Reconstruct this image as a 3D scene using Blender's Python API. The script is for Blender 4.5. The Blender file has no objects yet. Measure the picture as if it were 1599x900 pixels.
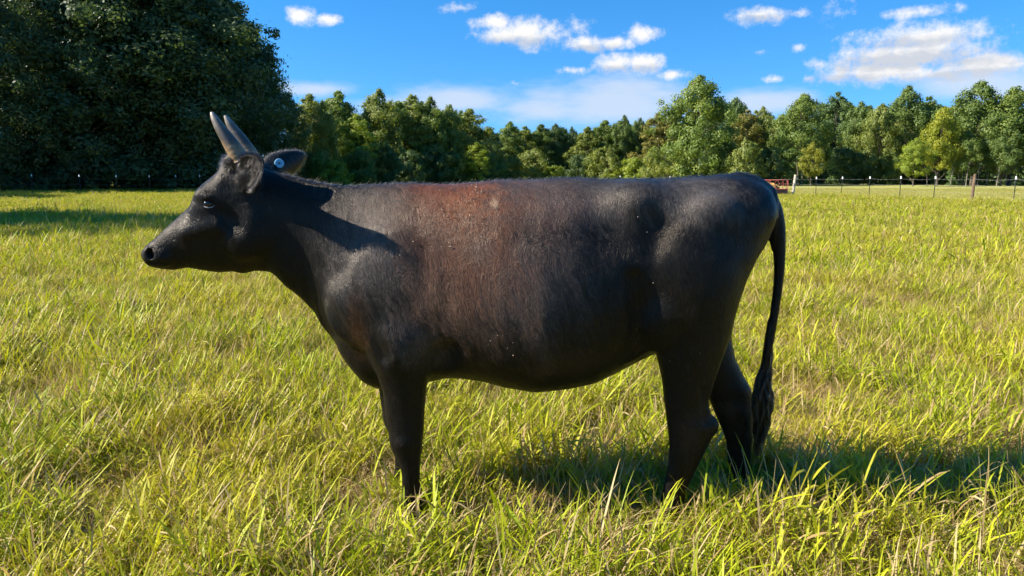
import bpy, math, random
import numpy as np
from mathutils import Vector, Matrix, Euler
from mathutils.bvhtree import BVHTree

rng = np.random.default_rng(7)
random.seed(7)
sc = bpy.context.scene
COL = sc.collection

# ------------------------------------------------------------------ camera
CAM_H, PITCH, FPX = 1.45, math.radians(9.0), 1108.0      # metres, downwards, focal length in px of a 1599 px wide frame
cam_d = bpy.data.cameras.new('camera')
cam = bpy.data.objects.new('camera', cam_d)
COL.objects.link(cam)
cam.location = (0, 0, CAM_H)
cam.rotation_euler = (math.pi / 2 - PITCH, 0, 0)
cam_d.sensor_width = 36.0
cam_d.lens = 36.0 * FPX / 1599.0
cam_d.clip_start, cam_d.clip_end = 0.05, 3000
sc.camera = cam

def ray(px, py):
    cx, cy = (px - 799.5) / FPX, (450 - py) / FPX
    return cx, math.cos(PITCH) + cy * math.sin(PITCH), -math.sin(PITCH) + cy * math.cos(PITCH)
def at(px, py, Y):                       # the point seen at a pixel, at depth Y
    x, y, z = ray(px, py)
    t = Y / y
    return np.array((x * t, Y, CAM_H + z * t))

# ------------------------------------------------------------------ sun, sky, exposure
SUN_EL, SUN_AZ = math.radians(34), math.radians(6)
SUN_D = Vector((math.cos(SUN_EL) * math.cos(SUN_AZ), math.cos(SUN_EL) * math.sin(SUN_AZ), -math.sin(SUN_EL)))
sun_l = bpy.data.lights.new('sun', 'SUN')
sun_l.energy, sun_l.angle, sun_l.color = 5.0, math.radians(0.53), (1.0, 0.93, 0.80)
sun = bpy.data.objects.new('sun', sun_l)
COL.objects.link(sun)
sun.location = (-30, 0, 30)
sun.rotation_euler = SUN_D.to_track_quat('-Z', 'Y').to_euler()

sc.view_settings.view_transform = 'Standard'
sc.view_settings.look = 'None'
sc.view_settings.exposure = 1.35
sc.view_settings.gamma = 1.0
sc.view_settings.use_curve_mapping = False
sc.cycles.use_denoising = True
sc.cycles.use_adaptive_sampling = True
sc.cycles.adaptive_threshold = 0.03
sc.cycles.max_bounces = 5
sc.cycles.diffuse_bounces = 3
sc.cycles.glossy_bounces = 2
sc.cycles.transmission_bounces = 3
sc.cycles.transparent_max_bounces = 6
sc.cycles.caustics_reflective = sc.cycles.caustics_refractive = False
sc.cycles.sample_clamp_indirect = 4.0

class NT:                                # small node-building helper
    def __init__(s, tree): s.t = tree
    def n(s, typ, **kw):
        nd = s.t.nodes.new(typ)
        ins = kw.pop('ins', {})
        for k, v in kw.items(): setattr(nd, k, v)
        for k, v in ins.items():
            if isinstance(v, bpy.types.NodeSocket): s.t.links.new(v, nd.inputs[k])
            else: nd.inputs[k].default_value = v
        return nd
    def m(s, op, a, b=None, c=None, clamp=False):
        ins = {0: a}
        if b is not None: ins[1] = b
        if c is not None: ins[2] = c
        return s.n('ShaderNodeMath', operation=op, use_clamp=clamp, ins=ins).outputs[0]
    def v(s, op, a, b=None):
        ins = {0: a}
        if b is not None: ins[1] = b
        nd = s.n('ShaderNodeVectorMath', operation=op, ins=ins)
        return nd.outputs['Value'] if op in ('LENGTH', 'DOT_PRODUCT') else nd.outputs[0]
    def mix(s, f, a, b, blend='MIX'):
        nd = s.n('ShaderNodeMix', data_type='RGBA', blend_type=blend)
        for i, v in ((0, f), (6, a), (7, b)):
            if isinstance(v, bpy.types.NodeSocket): s.t.links.new(v, nd.inputs[i])
            else: nd.inputs[i].default_value = v if i == 0 or len(v) == 4 else (*v, 1)
        return nd.outputs[2]
    def rng(s, v, a, b, c=0.0, d=1.0, smooth=True):
        nd = s.n('ShaderNodeMapRange', interpolation_type='SMOOTHSTEP' if smooth else 'LINEAR')
        for i, x in enumerate((v, a, b, c, d)):
            if isinstance(x, bpy.types.NodeSocket): s.t.links.new(x, nd.inputs[i])
            else: nd.inputs[i].default_value = x
        return nd.outputs[0]
    def noise(s, vec, scale, detail=4, rough=0.55, out=0, **ins):
        return s.n('ShaderNodeTexNoise', ins={'Vector': vec, 'Scale': scale, 'Detail': detail, 'Roughness': rough, **ins}).outputs[out]
    def link(s, a, b): s.t.links.new(a, b)

world = bpy.data.worlds.new('World')
sc.world = world
world.use_nodes = True
wt = world.node_tree
wt.nodes.clear()

# cumulus in direction space (azimuth, elevation in radians): centre px, half-size px, weight; the pattern goes on round the horizon
CUMULUS = [(468, 24, 24, 14, 1), (515, 31, 22, 9, .8), (718, 12, 26, 7, .4),
    (768, 34, 34, 13, .85), (785, 56, 44, 14, .9), (828, 52, 54, 24, 1), (905, 42, 24, 11, .45),
    (915, 70, 36, 13, .95), (960, 67, 34, 10, .85), (1004, 54, 27, 14, .95),
    (960, 101, 34, 16, 1), (1010, 99, 31, 17, 1), (1052, 117, 27, 9, .7),
    (1183, 24, 40, 13, .85), (1245, 20, 24, 6, .4), (1308, 20, 28, 15, .35),
    (1247, 74, 14, 10, .7), (1278, 101, 18, 9, .7), (1264, 122, 14, 7, .65), (1300, 122, 30, 9, .7),
    (1440, 60, 120, 24, 1), (1420, 84, 130, 28, 1), (1375, 112, 110, 20, .95), (1530, 102, 84, 20, 1), (1450, 118, 110, 15, .85),
    (1420, 20, 70, 8, .38), (1500, 11, 14, 9, .5), (1210, 124, 18, 5, .45), (1187, 81, 12, 5, .4), (800, 130, 12, 5, .4), (895, 110, 24, 5, .35)]
VEIL = [(960, 162, 150, 42), (850, 172, 80, 22), (720, 156, 90, 24), (490, 140, 60, 12), (1190, 160, 90, 20), (1560, 130, 90, 26), (640, 175, 120, 20)]
def azel(px, py):
    d = Vector(ray(px, py)).normalized()
    return math.atan2(d.x, d.y), math.asin(d.z)

def blob_group():
    g = bpy.data.node_groups.new('cumulus_density', 'ShaderNodeTree')
    g.interface.new_socket('P', in_out='INPUT', socket_type='NodeSocketVector')
    g.interface.new_socket('D', in_out='OUTPUT', socket_type='NodeSocketFloat')
    G = NT(g)
    gi, go = G.n('NodeGroupInput'), G.n('NodeGroupOutput')
    P = gi.outputs[0]
    cur = None
    for (x, y, rx, ry, w) in CUMULUS:
        a, e = azel(x, y)
        ra = rx / FPX * math.cos(a) ** 2 * 1.15; re = ry / FPX * math.cos(a) * 1.15
        q = G.v('MULTIPLY', G.v('SUBTRACT', P, (a, e, 0)), (1 / ra, 1 / re, 0))
        d = G.m('MULTIPLY_ADD', G.v('LENGTH', q), -w, w)
        cur = d if cur is None else G.m('SMOOTH_MAX', cur, d, 0.12)
    cur = G.m('MAXIMUM', cur, -1.2)
    n1 = G.noise(P, 34, 6, .70)
    s = G.m('MULTIPLY_ADD', G.m('SUBTRACT', n1, .5), 1.9, cur)
    G.link(s, go.inputs[0])
    return g

W = NT(wt)
gen = W.n('ShaderNodeTexCoord').outputs['Generated']
sep = W.n('ShaderNodeSeparateXYZ', ins={0: gen})
az = W.m('WRAP', W.m('ARCTAN2', sep.outputs[0], sep.outputs[1]), 0.70, -0.70)
el = W.m('ARCSINE', sep.outputs[2])
P = W.n('ShaderNodeCombineXYZ', ins={0: az, 1: el, 2: 0.0}).outputs[0]
bg = blob_group()
def grp(vec):
    nd = W.n('ShaderNodeGroup', node_tree=bg)
    W.link(vec, nd.inputs[0])
    return nd.outputs[0]
D0 = grp(P)
alpha = W.rng(D0, -0.03, 0.80)
UNDER = [(828, 68, 60, 11), (790, 66, 44, 9), (925, 78, 46, 8), (965, 110, 36, 8), (1012, 108, 32, 8), (1430, 95, 150, 17), (1420, 68, 105, 9), (1470, 122, 150, 11), (1330, 124, 80, 9), (1185, 31, 40, 7)]
ucur = None
for (x, y, rx, ry) in UNDER:
    a, e = azel(x, y)
    q = W.v('MULTIPLY', W.v('SUBTRACT', P, (a, e, 0)), (FPX / rx, FPX / ry, 0))
    d = W.m('SUBTRACT', 1, W.v('LENGTH', q))
    ucur = d if ucur is None else W.m('SMOOTH_MAX', ucur, d, 0.2)
un = W.noise(W.v('MULTIPLY', P, (30, 55, 1)), 1.0, 4, .6)
lit = W.m('SUBTRACT', 1.0, W.rng(W.m('MULTIPLY_ADD', W.m('SUBTRACT', un, .5), 2.2, ucur), -.35, .75), clamp=True)
vcur = None
for (x, y, rx, ry) in VEIL:
    a, e = azel(x, y)
    q = W.v('MULTIPLY', W.v('SUBTRACT', P, (a, e, 0)), (FPX / rx, FPX / ry, 0))
    d = W.m('SUBTRACT', 1, W.v('LENGTH', q))
    vcur = d if vcur is None else W.m('SMOOTH_MAX', vcur, d, 0.3)
vn = W.noise(W.v('MULTIPLY', P, (9, 26, 1)), 1.0, 4, .6)
veil = W.m('MULTIPLY', W.rng(W.m('MULTIPLY_ADD', W.m('SUBTRACT', vn, .5), 1.8, vcur), -0.35, .8), .80)
skyv = W.v('NORMALIZE', W.n('ShaderNodeCombineXYZ', ins={0: sep.outputs[0], 1: sep.outputs[1], 2: W.m('MULTIPLY_ADD', W.m('MAXIMUM', sep.outputs[2], 0.0), 1.05, 0.14)}).outputs[0])
sky = W.n('ShaderNodeTexSky', sky_type='NISHITA', sun_disc=False, sun_elevation=SUN_EL,
          sun_rotation=math.radians(270) - SUN_AZ, altitude=0, air_density=1.0, dust_density=0.0, ozone_density=4.0)
W.link(skyv, sky.inputs['Vector'])
skyc = W.n('ShaderNodeHueSaturation', ins={'Hue': .5, 'Saturation': 1.32, 'Value': 1.20, 'Color': sky.outputs[0]}).outputs[0]
cl = W.mix(lit, (3.2, 3.4, 3.8, 1), (5.0, 4.95, 4.9, 1))
c = W.mix(veil, skyc, (3.5, 3.95, 4.6, 1))
c = W.mix(alpha, c, cl)
SKY_S = 0.08
low = W.n('ShaderNodeBackground', ins={'Color': c, 'Strength': SKY_S})            # the band of sky that carries the clouds
high = W.n('ShaderNodeBackground', ins={'Color': skyc, 'Strength': SKY_S})
bgn = W.n('ShaderNodeMixShader', ins={0: W.m('LESS_THAN', W.m('ABSOLUTE', W.m('SUBTRACT', el, .15)), .16), 1: high.outputs[0], 2: low.outputs[0]})
world.cycles.sampling_method = 'MANUAL'
world.cycles.sample_map_resolution = 256
W.link(bgn.outputs[0], W.n('ShaderNodeOutputWorld').inputs[0])

# ------------------------------------------------------------------ common helpers
def mesh_obj(name, V, F, mat=None, parent=None, smooth=False, loc=None):
    me = bpy.data.meshes.new(name)
    V = np.asarray(V, np.float32)
    if isinstance(F, np.ndarray) and F.ndim == 2:
        n, k = F.shape
        me.vertices.add(len(V)); me.vertices.foreach_set('co', V.ravel())
        me.loops.add(n * k); me.loops.foreach_set('vertex_index', F.astype(np.int32).ravel())
        me.polygons.add(n)
        me.polygons.foreach_set('loop_start', np.arange(0, n * k, k, dtype=np.int32))
        me.update(calc_edges=True)
    else:
        me.from_pydata([tuple(map(float, v)) for v in V], [], [tuple(map(int, f)) for f in F])
    if smooth: me.polygons.foreach_set('use_smooth', [True] * len(me.polygons))
    me.update()
    if mat: me.materials.append(mat)
    o = bpy.data.objects.new(name, me)
    COL.objects.link(o)
    if parent: o.parent = parent
    if loc is not None: o.location = loc
    return o
def empty(name, loc, label=None, cat=None, group=None):
    o = bpy.data.objects.new(name, None)
    o.empty_display_size = .2
    COL.objects.link(o)
    o.location = loc
    tag(o, label, cat, group)
    return o
def tag(o, label=None, cat=None, group=None, kind=None):
    for k, v in (('label', label), ('category', cat), ('group', group), ('kind', kind)):
        if v: o[k] = v
    return o
def new_mat(name):
    m = bpy.data.materials.new(name)
    m.use_nodes = True
    m.node_tree.nodes.clear()
    T = NT(m.node_tree)
    return m, T, T.n('ShaderNodeOutputMaterial')
def tube(path, radii, seg=8, caps=True):          # swept tube: returns verts, quad faces (as lists)
    path = [Vector(p) for p in path]
    V, F = [], []
    up = Vector((0.3, 0.2, 1)).normalized()
    for i, p in enumerate(path):
        t = (path[min(i + 1, len(path) - 1)] - path[max(i - 1, 0)]).normalized()
        a = t.cross(up)
        if a.length < 1e-3: a = t.cross(Vector((1, 0, 0)))
        a.normalize(); b = t.cross(a)
        for k in range(seg):
            an = 2 * math.pi * k / seg
            V.append(p + (a * math.cos(an) + b * math.sin(an)) * radii[i])
    for i in range(len(path) - 1):
        for k in range(seg):
            F.append((i * seg + k, i * seg + (k + 1) % seg, (i + 1) * seg + (k + 1) % seg, (i + 1) * seg + k))
    if caps:
        F.append(tuple(range(seg))); F.append(tuple((len(path) - 1) * seg + k for k in reversed(range(seg))))
    return V, F
def merge(parts):
    V, F, o = [], [], 0
    for v, f in parts:
        V += list(v); F += [tuple(i + o for i in q) for q in f]; o += len(v)
    return V, F
# ------------------------------------------------------------------ the cow: one implicit surface, meshed
CY, YAW = 2.85, math.radians(2.0)         # depth of the cow's middle plane, its turn (tail a little farther than head)
def cp(px, py, s):                        # pixel on the cow's plane at lateral offset s -> cow-local (x, s, z)
    r = ray(px, py)
    n = (-math.sin(YAW), math.cos(YAW))
    t = (CY * n[1] + s) / (r[0] * n[0] + r[1] * n[1])
    w = (r[0] * t, r[1] * t - CY)
    return np.array((w[0] * math.cos(YAW) + w[1] * math.sin(YAW), s, CAM_H + r[2] * t))
H = 0.006
GX, GS, GZ = np.arange(-1.56, 1.20, H), np.arange(-.39, .39, H), np.arange(-.03, 1.58, H)
NX, NS, NZ = len(GX), len(GS), len(GZ)

def smooth1(a, n):
    k = np.hanning(2 * n + 1); k /= k.sum()
    return np.convolve(np.pad(a, n, mode='edge'), k, mode='valid')
def curve(pts, n=3):                      # silhouette in px -> z over the x grid
    w = np.array([cp(x, y, 0) for x, y in pts])
    return smooth1(np.interp(GX, w[:, 0], w[:, 2]), n)
TOP = [(224, 393), (225.5, 389), (228, 386), (233, 382), (238, 378.5), (250, 367), (267, 350), (285, 334), (300, 321), (306, 313), (309, 301), (315, 292), (323, 285), (343, 269), (352, 256), (362, 248),
       (385, 246), (400, 254), (417, 265), (447, 272), (467, 278), (500, 285), (533, 290), (567, 289), (600, 287), (640, 285), (656, 287), (700, 288), (743, 285),
       (778, 281), (830, 281), (873, 278), (893, 277), (937, 280), (980, 282), (1023, 280), (1067, 277), (1110, 275), (1132, 272.5), (1153, 274), (1179, 281), (1194, 291), (1204, 312), (1208, 335)]
BOT = [(224, 397), (225.5, 402), (229, 408), (238, 416), (255, 420), (272, 422), (283, 420), (292, 418), (320, 423), (343, 426), (363, 424), (380, 428), (400, 423), (423, 425), (433, 433),
       (447, 448), (466, 462), (492, 488), (503, 510), (527, 536), (544, 562), (570, 596), (594, 607), (630, 604), (665, 596), (700, 588), (721, 588), (756, 592), (786, 600),
       (830, 607), (850, 606), (885, 602), (924, 595), (958, 580), (980, 569), (1010, 555), (1045, 540), (1080, 520), (1120, 480), (1150, 440), (1180, 395), (1197, 360), (1208, 340)]
ztop, zbot = curve(TOP), curve(BOT)
#        px    half-width  widest-at  p-up  p-low
SEC = [(223, .020, .50, 2.2, 2.2), (226, .050, .50, 2.5, 2.5), (233, .064, .50, 2.6, 2.5), (250, .069, .48, 2.3, 2.2), (270, .066, .50, 2.2, 2.0), (290, .067, .52, 2.3, 1.9), (308, .082, .62, 2.6, 1.8),
       (325, .098, .68, 2.7, 1.8), (345, .104, .66, 2.6, 1.8), (370, .100, .60, 2.4, 1.8), (400, .097, .55, 2.2, 1.8), (425, .088, .55, 2.0, 1.9), (450, .084, .55, 2.0, 1.9),
       (480, .088, .55, 2.0, 1.8), (510, .116, .55, 1.9, 1.7), (540, .152, .52, 1.85, 1.6), (570, .178, .50, 1.85, 1.7), (600, .200, .49, 1.9, 1.8), (640, .224, .49, 1.95, 1.9),
       (680, .246, .48, 1.95, 2.0), (720, .268, .46, 1.95, 2.1), (780, .297, .44, 1.95, 2.2), (840, .312, .42, 1.9, 2.2), (900, .296, .42, 1.9, 2.2), (950, .268, .44, 1.9, 2.1),
       (1000, .240, .50, 2.0, 2.0), (1040, .245, .58, 2.1, 2.0), (1080, .235, .62, 2.2, 2.0), (1120, .222, .62, 2.2, 2.0), (1160, .190, .58, 2.2, 2.0), (1185, .150, .55, 2.1, 2.0), (1200, .085, .5, 2.0, 2.0), (1208, .04, .5, 2, 2)]
sx = np.array([cp(s[0], 360, 0)[0] for s in SEC])
sec = [smooth1(np.interp(GX, sx, [s[i] for s in SEC]), 5) for i in range(1, 5)]
hw, zf, pu, pl = [a[:, None, None] for a in sec]
zc = (zbot + (ztop - zbot) * sec[1])[:, None, None]
hu = np.maximum(ztop[:, None, None] - zc, .006); hl = np.maximum(zc - zbot[:, None, None], .006)
S3, Z3 = GS[None, :, None], GZ[None, None, :]
dz = Z3 - zc
up = dz > 0
p = np.where(up, pu, pl).astype(np.float32)
R = ((np.abs(S3) / hw) ** p + (np.abs(dz) / np.where(up, hu, hl)) ** p) ** (1 / p)
R = R.astype(np.float32)
g = np.gradient(R, H)
Fd = (R - 1) / np.maximum(np.sqrt(g[0] ** 2 + g[1] ** 2 + g[2] ** 2), .8)
Fd = np.clip(Fd, -.15, .25)
ends = (GX < cp(223, 395, 0)[0]) | (GX > cp(1210, 335, 0)[0])
Fd[ends] = .2
del R, g, p, up, dz

def sub(c, r):                            # index box round a point
    lo = [max(0, int((c[i] - r[i] - a[0]) / H)) for i, a in enumerate((GX, GS, GZ))]
    hi = [min(n, int((c[i] + r[i] - a[0]) / H) + 2) for i, (a, n) in enumerate(((GX, NX), (GS, NS), (GZ, NZ)))]
    sl = tuple(slice(l, max(h, l + 1)) for l, h in zip(lo, hi))
    return sl, GX[sl[0]][:, None, None], GS[sl[1]][None, :, None], GZ[sl[2]][None, None, :]
def smin(a, b, k):
    h = np.maximum(k - np.abs(a - b), 0) / k
    return np.minimum(a, b) - h * h * k * .25
def blend(sl, d, k, mode):
    if mode == 'add': Fd[sl] = smin(Fd[sl], d, k)
    else: Fd[sl] = -smin(-Fd[sl], d, k)
def ell(c, r, rot=0, k=.04, mode='add', yaw=0):
    m = max(r) + k
    sl, X, S, Z = sub(c, (m, m, m))
    x, s, z = X - c[0], S - c[1], Z - c[2]
    if yaw: x, s = x * math.cos(yaw) + s * math.sin(yaw), -x * math.sin(yaw) + s * math.cos(yaw)
    ca, sa = math.cos(rot), math.sin(rot)
    u, w = x * ca + z * sa, -x * sa + z * ca
    k0 = np.sqrt((u / r[0]) ** 2 + (s / r[1]) ** 2 + (w / r[2]) ** 2)
    k1 = np.sqrt((u / r[0] ** 2) ** 2 + (s / r[1] ** 2) ** 2 + (w / r[2] ** 2) ** 2)
    blend(sl, k0 * (k0 - 1) / np.maximum(k1, 1e-6), k, mode)
def cone(a, b, ra, rb, k=.02, mode='add', flat=1.0):
    a, b = np.array(a), np.array(b)
    m = max(ra, rb) + k
    c = (a + b) / 2; ext = np.abs(b - a) / 2 + m
    sl, X, S, Z = sub(c, ext)
    ab = b - a
    t = np.clip(((X - a[0]) * ab[0] + (S - a[1]) * ab[1] + (Z - a[2]) * ab[2]) / max(ab @ ab, 1e-9), 0, 1)
    d = np.sqrt((X - a[0] - t * ab[0]) ** 2 + ((S - a[1] - t * ab[1]) / flat) ** 2 + (Z - a[2] - t * ab[2]) ** 2) - (ra + (rb - ra) * t)
    blend(sl, d, k, mode)
def leg(keys, yp, k=.05, dx=0.0):         # keys: row, left px, right px, lateral centre, lateral half-width
    Z, C, RX, SC, RS = [], [], [], [], []
    for row, xl, xr, s_, rs in keys:
        a, b = cp(xl, row, yp - CY), cp(xr, row, yp - CY)
        Z.append(a[2]); C.append((a[0] + b[0]) / 2 + dx); RX.append((b[0] - a[0]) / 2); SC.append(s_); RS.append(rs)
    o = np.argsort(Z)
    zs = np.array(Z)[o]
    itp = lambda q: smooth1(np.interp(GZ, zs, np.array(q)[o]), 4)
    c, rx, sc_, rs = (itp(q)[None, None, :] for q in (C, RX, SC, RS))
    i0, i1 = 0, int((zs[-1] - GZ[0]) / H)
    x0, x1 = [int((v - GX[0]) / H) for v in (min(C) - max(RX) - .1, max(C) + max(RX) + .1)]
    sl = (slice(max(x0, 0), min(x1, NX)), slice(0, NS), slice(i0, i1))
    X, S = GX[sl[0]][:, None, None], GS[None, :, None]
    c, rx, sc_, rs = (q[:, :, i0:i1] for q in (c, rx, sc_, rs))
    k0 = np.sqrt(((X - c) / rx) ** 2 + ((S - sc_) / rs) ** 2)
    k1 = np.sqrt(((X - c) / rx ** 2) ** 2 + ((S - sc_) / rs ** 2) ** 2)
    d = k0 * (k0 - 1) / np.maximum(k1, 1e-6)
    ztop_ = GZ[i1 - 1]
    d = np.maximum(d, (GZ[i0:i1] - ztop_)[None, None, :] + 0)
    d = np.maximum(d, (.004 - GZ[i0:i1])[None, None, :])
    kz = np.interp(GZ[i0:i1], [.55, .85], [.010, k])[None, None, :]
    Fd[sl] = smin(Fd[sl], d, kz)

# legs
FRONT = [(430, 600, 650, .08, .02), (470, 580, 680, .12, .07), (520, 572, 684, .14, .088), (555, 580, 677, .14, .080), (580, 588, 671, .14, .072), (610, 598, 666, .135, .062), (647, 602, 663, .13, .055), (673, 606, 662, .13, .052), (690, 608, 660, .13, .052),
         (702, 612, 659, .13, .046), (715, 620, 657, .13, .038), (738, 627, 656, .13, .031), (764, 628, 657, .13, .031), (784, 626, 660, .13, .037), (797, 626, 658, .13, .035), (812, 619, 656, .13, .04), (836, 606, 661, .13, .052)]
leg([(r, a, b, -s, w) for r, a, b, s, w in FRONT], CY - .13, k=.05)
leg([(r, a, b, s, w) for r, a, b, s, w in FRONT], CY - .13, k=.05, dx=-.062)
HIND_N = [(310, 1090, 1170, -.06, .03), (340, 1060, 1186, -.10, .09), (400, 1026, 1180, -.135, .105), (450, 1008, 1164, -.145, .112), (493, 1009, 1150, -.15, .108), (530, 1020, 1141, -.15, .095), (560, 1028, 1131, -.15, .080), (597, 1036, 1118, -.15, .064),
          (630, 1039, 1108, -.15, .052), (650, 1042, 1113, -.15, .047), (667, 1044, 1121, -.15, .048), (682, 1046, 1117, -.15, .045), (702, 1047, 1106, -.15, .040), (729, 1045, 1093, -.15, .034),
          (752, 1041, 1081, -.15, .032), (774, 1036, 1072, -.15, .033), (792, 1033, 1070, -.15, .038), (804, 1030, 1066, -.15, .036), (818, 1023, 1064, -.15, .042), (840, 1012, 1068, -.15, .052)]
leg(HIND_N, CY - .17, k=.05)
HIND_F = [(400, 1050, 1178, .13, .10), (470, 1045, 1158, .14, .11), (532, 1060, 1148, .14, .09), (566, 1075, 1154, .13, .08), (592, 1090, 1166, .12, .065), (612, 1103, 1177, .11, .055), (625, 1110, 1179, .11, .05),
          (647, 1118, 1178, .10, .046), (670, 1128, 1177, .10, .04), (690, 1136, 1177, .10, .035), (722, 1139, 1174, .10, .032), (745, 1139, 1173, .10, .033), (762, 1135, 1173, .10, .038), (774, 1130, 1170, .10, .038), (796, 1120, 1173, .10, .05)]
leg(HIND_F, CY + .08, k=.05)
for sg in (-1, 1):
    q = lambda px, py, s: cp(px, py, -abs(s)) * np.array((1, -sg, 1))
    # shoulder blade and upper arm
    ell(q(600, 430, .165), (.10, .042, .16), rot=math.radians(-14), k=.08)
    ell(q(552, 490, .135), (.10, .050, .12), rot=math.radians(25), k=.07)
    ell(q(622, 535, .17), (.085, .06, .10), k=.06)
    # behind the shoulder and elbow: hollow, then the folds of loose skin
    ell(q(690, 490, .325), (.035, .05, .15), rot=math.radians(-6), k=.05, mode='sub')
    ell(q(690, 570, .22), (.05, .06, .09), rot=math.radians(-30), k=.05, mode='sub')
    # jugular groove between neck and brisket
    cone(q(478, 440, .16), q(545, 560, .215), .028, .026, k=.05, mode='sub')
    ell(q(566, 560, .03), (.05, .06, .12), rot=math.radians(38), k=.05)
    # ribs of the barrel, hook bone, flank hollow, thurl and pin bone
    ell(q(998, 318, .138), (.065, .05, .05), rot=-.3, k=.15)
    ell(q(1032, 352, .290), (.06, .07, .10), k=.08, mode='sub')
    ell(q(958, 350, .292), (.10, .06, .07), rot=-.4, k=.09, mode='sub')
    ell(q(1110, 335, .195), (.08, .035, .06), rot=.3, k=.06)
    ell(q(1187, 335, .105), (.035, .04, .035), k=.05)
    # thigh, stifle and the skin fold to the belly
    cone(q(994, 440, .270), q(1004, 530, .238), .026, .030, k=.05, mode='sub')
    for (xa, ya, sa_), (xb, yb, sb_), r_ in (((676, 500, .262), (712, 578, .225), .010), ((690, 520, .268), (735, 585, .235), .008), ((664, 470, .262), (676, 545, .245), .012), ((708, 500, .285), (760, 575, .255), .007)):
        cone(q(xa, ya, sa_), q(xb, yb, sb_), r_, r_ * .8, k=.02, mode='sub')
    # shoulder blade's rear edge and the arm's front edge
    cone(q(660, 390, .250), q(662, 470, .282), .012, .016, k=.05, mode='sub')
    cone(q(560, 490, .243), q(596, 560, .232), .014, .016, k=.04, mode='sub')
    # knee, hock and tendons
    ell(q(632, 688, .135) - np.array((.062 if sg > 0 else 0, 0, 0)), (.042, .050, .045), k=.015)
    if sg < 0:
        ell(q(1112, 664, .150), (.026, .030, .034), k=.02)
        cone(q(1100, 610, .205), q(1104, 660, .195), .010, .010, k=.02, mode='sub')
        cone(q(1052, 690, .197), q(1050, 765, .185), .006, .006, k=.012, mode='sub')
        cone(q(645, 715, .172), q(645, 770, .165), .005, .005, k=.012, mode='sub')
    ell(q(1085, 430, .205), (.13, .060, .17), rot=.2, k=.06)
    ell(q(1030, 500, .20), (.055, .045, .08), rot=-.3, k=.06)
    cone(q(985, 545, .15), q(1030, 520, .19), .03, .04, k=.06, flat=.5)
    # head: brow, eyelids, cheek, poll
    ell(q(319, 303, .072), (.036, .028, .024), rot=math.radians(20), k=.018)
    ell(q(325, 308.5, .090), (.027, .018, .013), rot=math.radians(10), k=.012)
    ell(q(326, 319, .110), (.023, .014, .013), rot=math.radians(-5), k=.006, mode='sub')
    cone(q(315, 325.5, .092), q(337, 326, .096), .006, .006, k=.008)
    ell(q(385, 370, .070), (.075, .034, .085), rot=math.radians(-20), k=.05)
    ell(q(352, 345, .122), (.05, .022, .03), rot=math.radians(-40), k=.04, mode='sub')
    cone(q(340, 352, .080), q(290, 364, .064), .014, .010, k=.05)
    ell(q(252, 402, .050), (.040, .025, .026), rot=math.radians(-20), k=.025)
    # nostril: raised rim, hole; corner of the mouth
    ell(q(238, 396, .046), (.026, .020, .032), rot=math.radians(15), k=.02)
    ell(q(235, 397, .066), (.0135, .030, .021), rot=math.radians(12), k=.006, mode='sub', yaw=.45 * sg)
    cone(q(234, 410, .058), q(262, 411.5, .066), .006, .005, k=.008, mode='sub')
    cone(q(262, 411.5, .067), q(288, 404, .068), .005, .004, k=.008, mode='sub')
    # horn socket and ear base
    ell(q(374, 247, .070), (.035, .030, .035), k=.03)
    ell(q(388, 275, .095), (.035, .030, .040), k=.035)
    # neck wrinkles
    for i, px in enumerate((476, 488, 500, 513)):
        cone(q(px, 291 + i, .045), q(px + 4, 330, .125), .007, .006, k=.016, mode='sub')
    for px, py, r in ((470, 380, .012), (445, 400, .010)):
        cone(q(px, py - 30, .125), q(px + 12, py + 40, .125), r, r, k=.03, mode='sub')
# throat folds, navel fold, udder
ell(cp(1070, 540, 0), (.11, .09, .075), k=.06)
# poll
ell(cp(372, 252, 0), (.045, .085, .04), k=.03)
# tail head and tail
TAIL = [(1150, 283, .035), (1180, 290, .040), (1198, 306, .036), (1210, 330, .033), (1215, 360, .031), (1217, 395, .024), (1217, 430, .020), (1212, 470, .0185), (1206, 510, .0175), (1200, 545, .017), (1193, 578, .016), (1188, 605, .012)]
tp = np.array([(*cp(x_, y_, 0), r_) for x_, y_, r_ in TAIL])
ti = np.linspace(0, len(tp) - 1, 50)
tq = np.stack([smooth1(np.interp(ti, np.arange(len(tp)), tp[:, k]), 4) for k in range(4)], 1)
sl, X, S, Z = sub((tq[:, :3].min(0) + tq[:, :3].max(0)) / 2, (tq[:, :3].max(0) - tq[:, :3].min(0)) / 2 + .08)
td = np.full((X.shape[0], S.shape[1], Z.shape[2]), 9.0)
for i in range(len(tq) - 1):
    a, b = tq[i, :3], tq[i + 1, :3]; ab = b - a
    t = np.clip(((X - a[0]) * ab[0] + (Z - a[2]) * ab[2]) / (ab @ ab), 0, 1)
    td = np.minimum(td, np.sqrt((X - a[0] - t * ab[0]) ** 2 + S ** 2 + (Z - a[2] - t * ab[2]) ** 2) - (tq[i, 3] + (tq[i + 1, 3] - tq[i, 3]) * t))
blend(sl, td, .03, 'add')
ell(cp(1190, 372, 0), (.016, .022, .035), k=.03)

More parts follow.
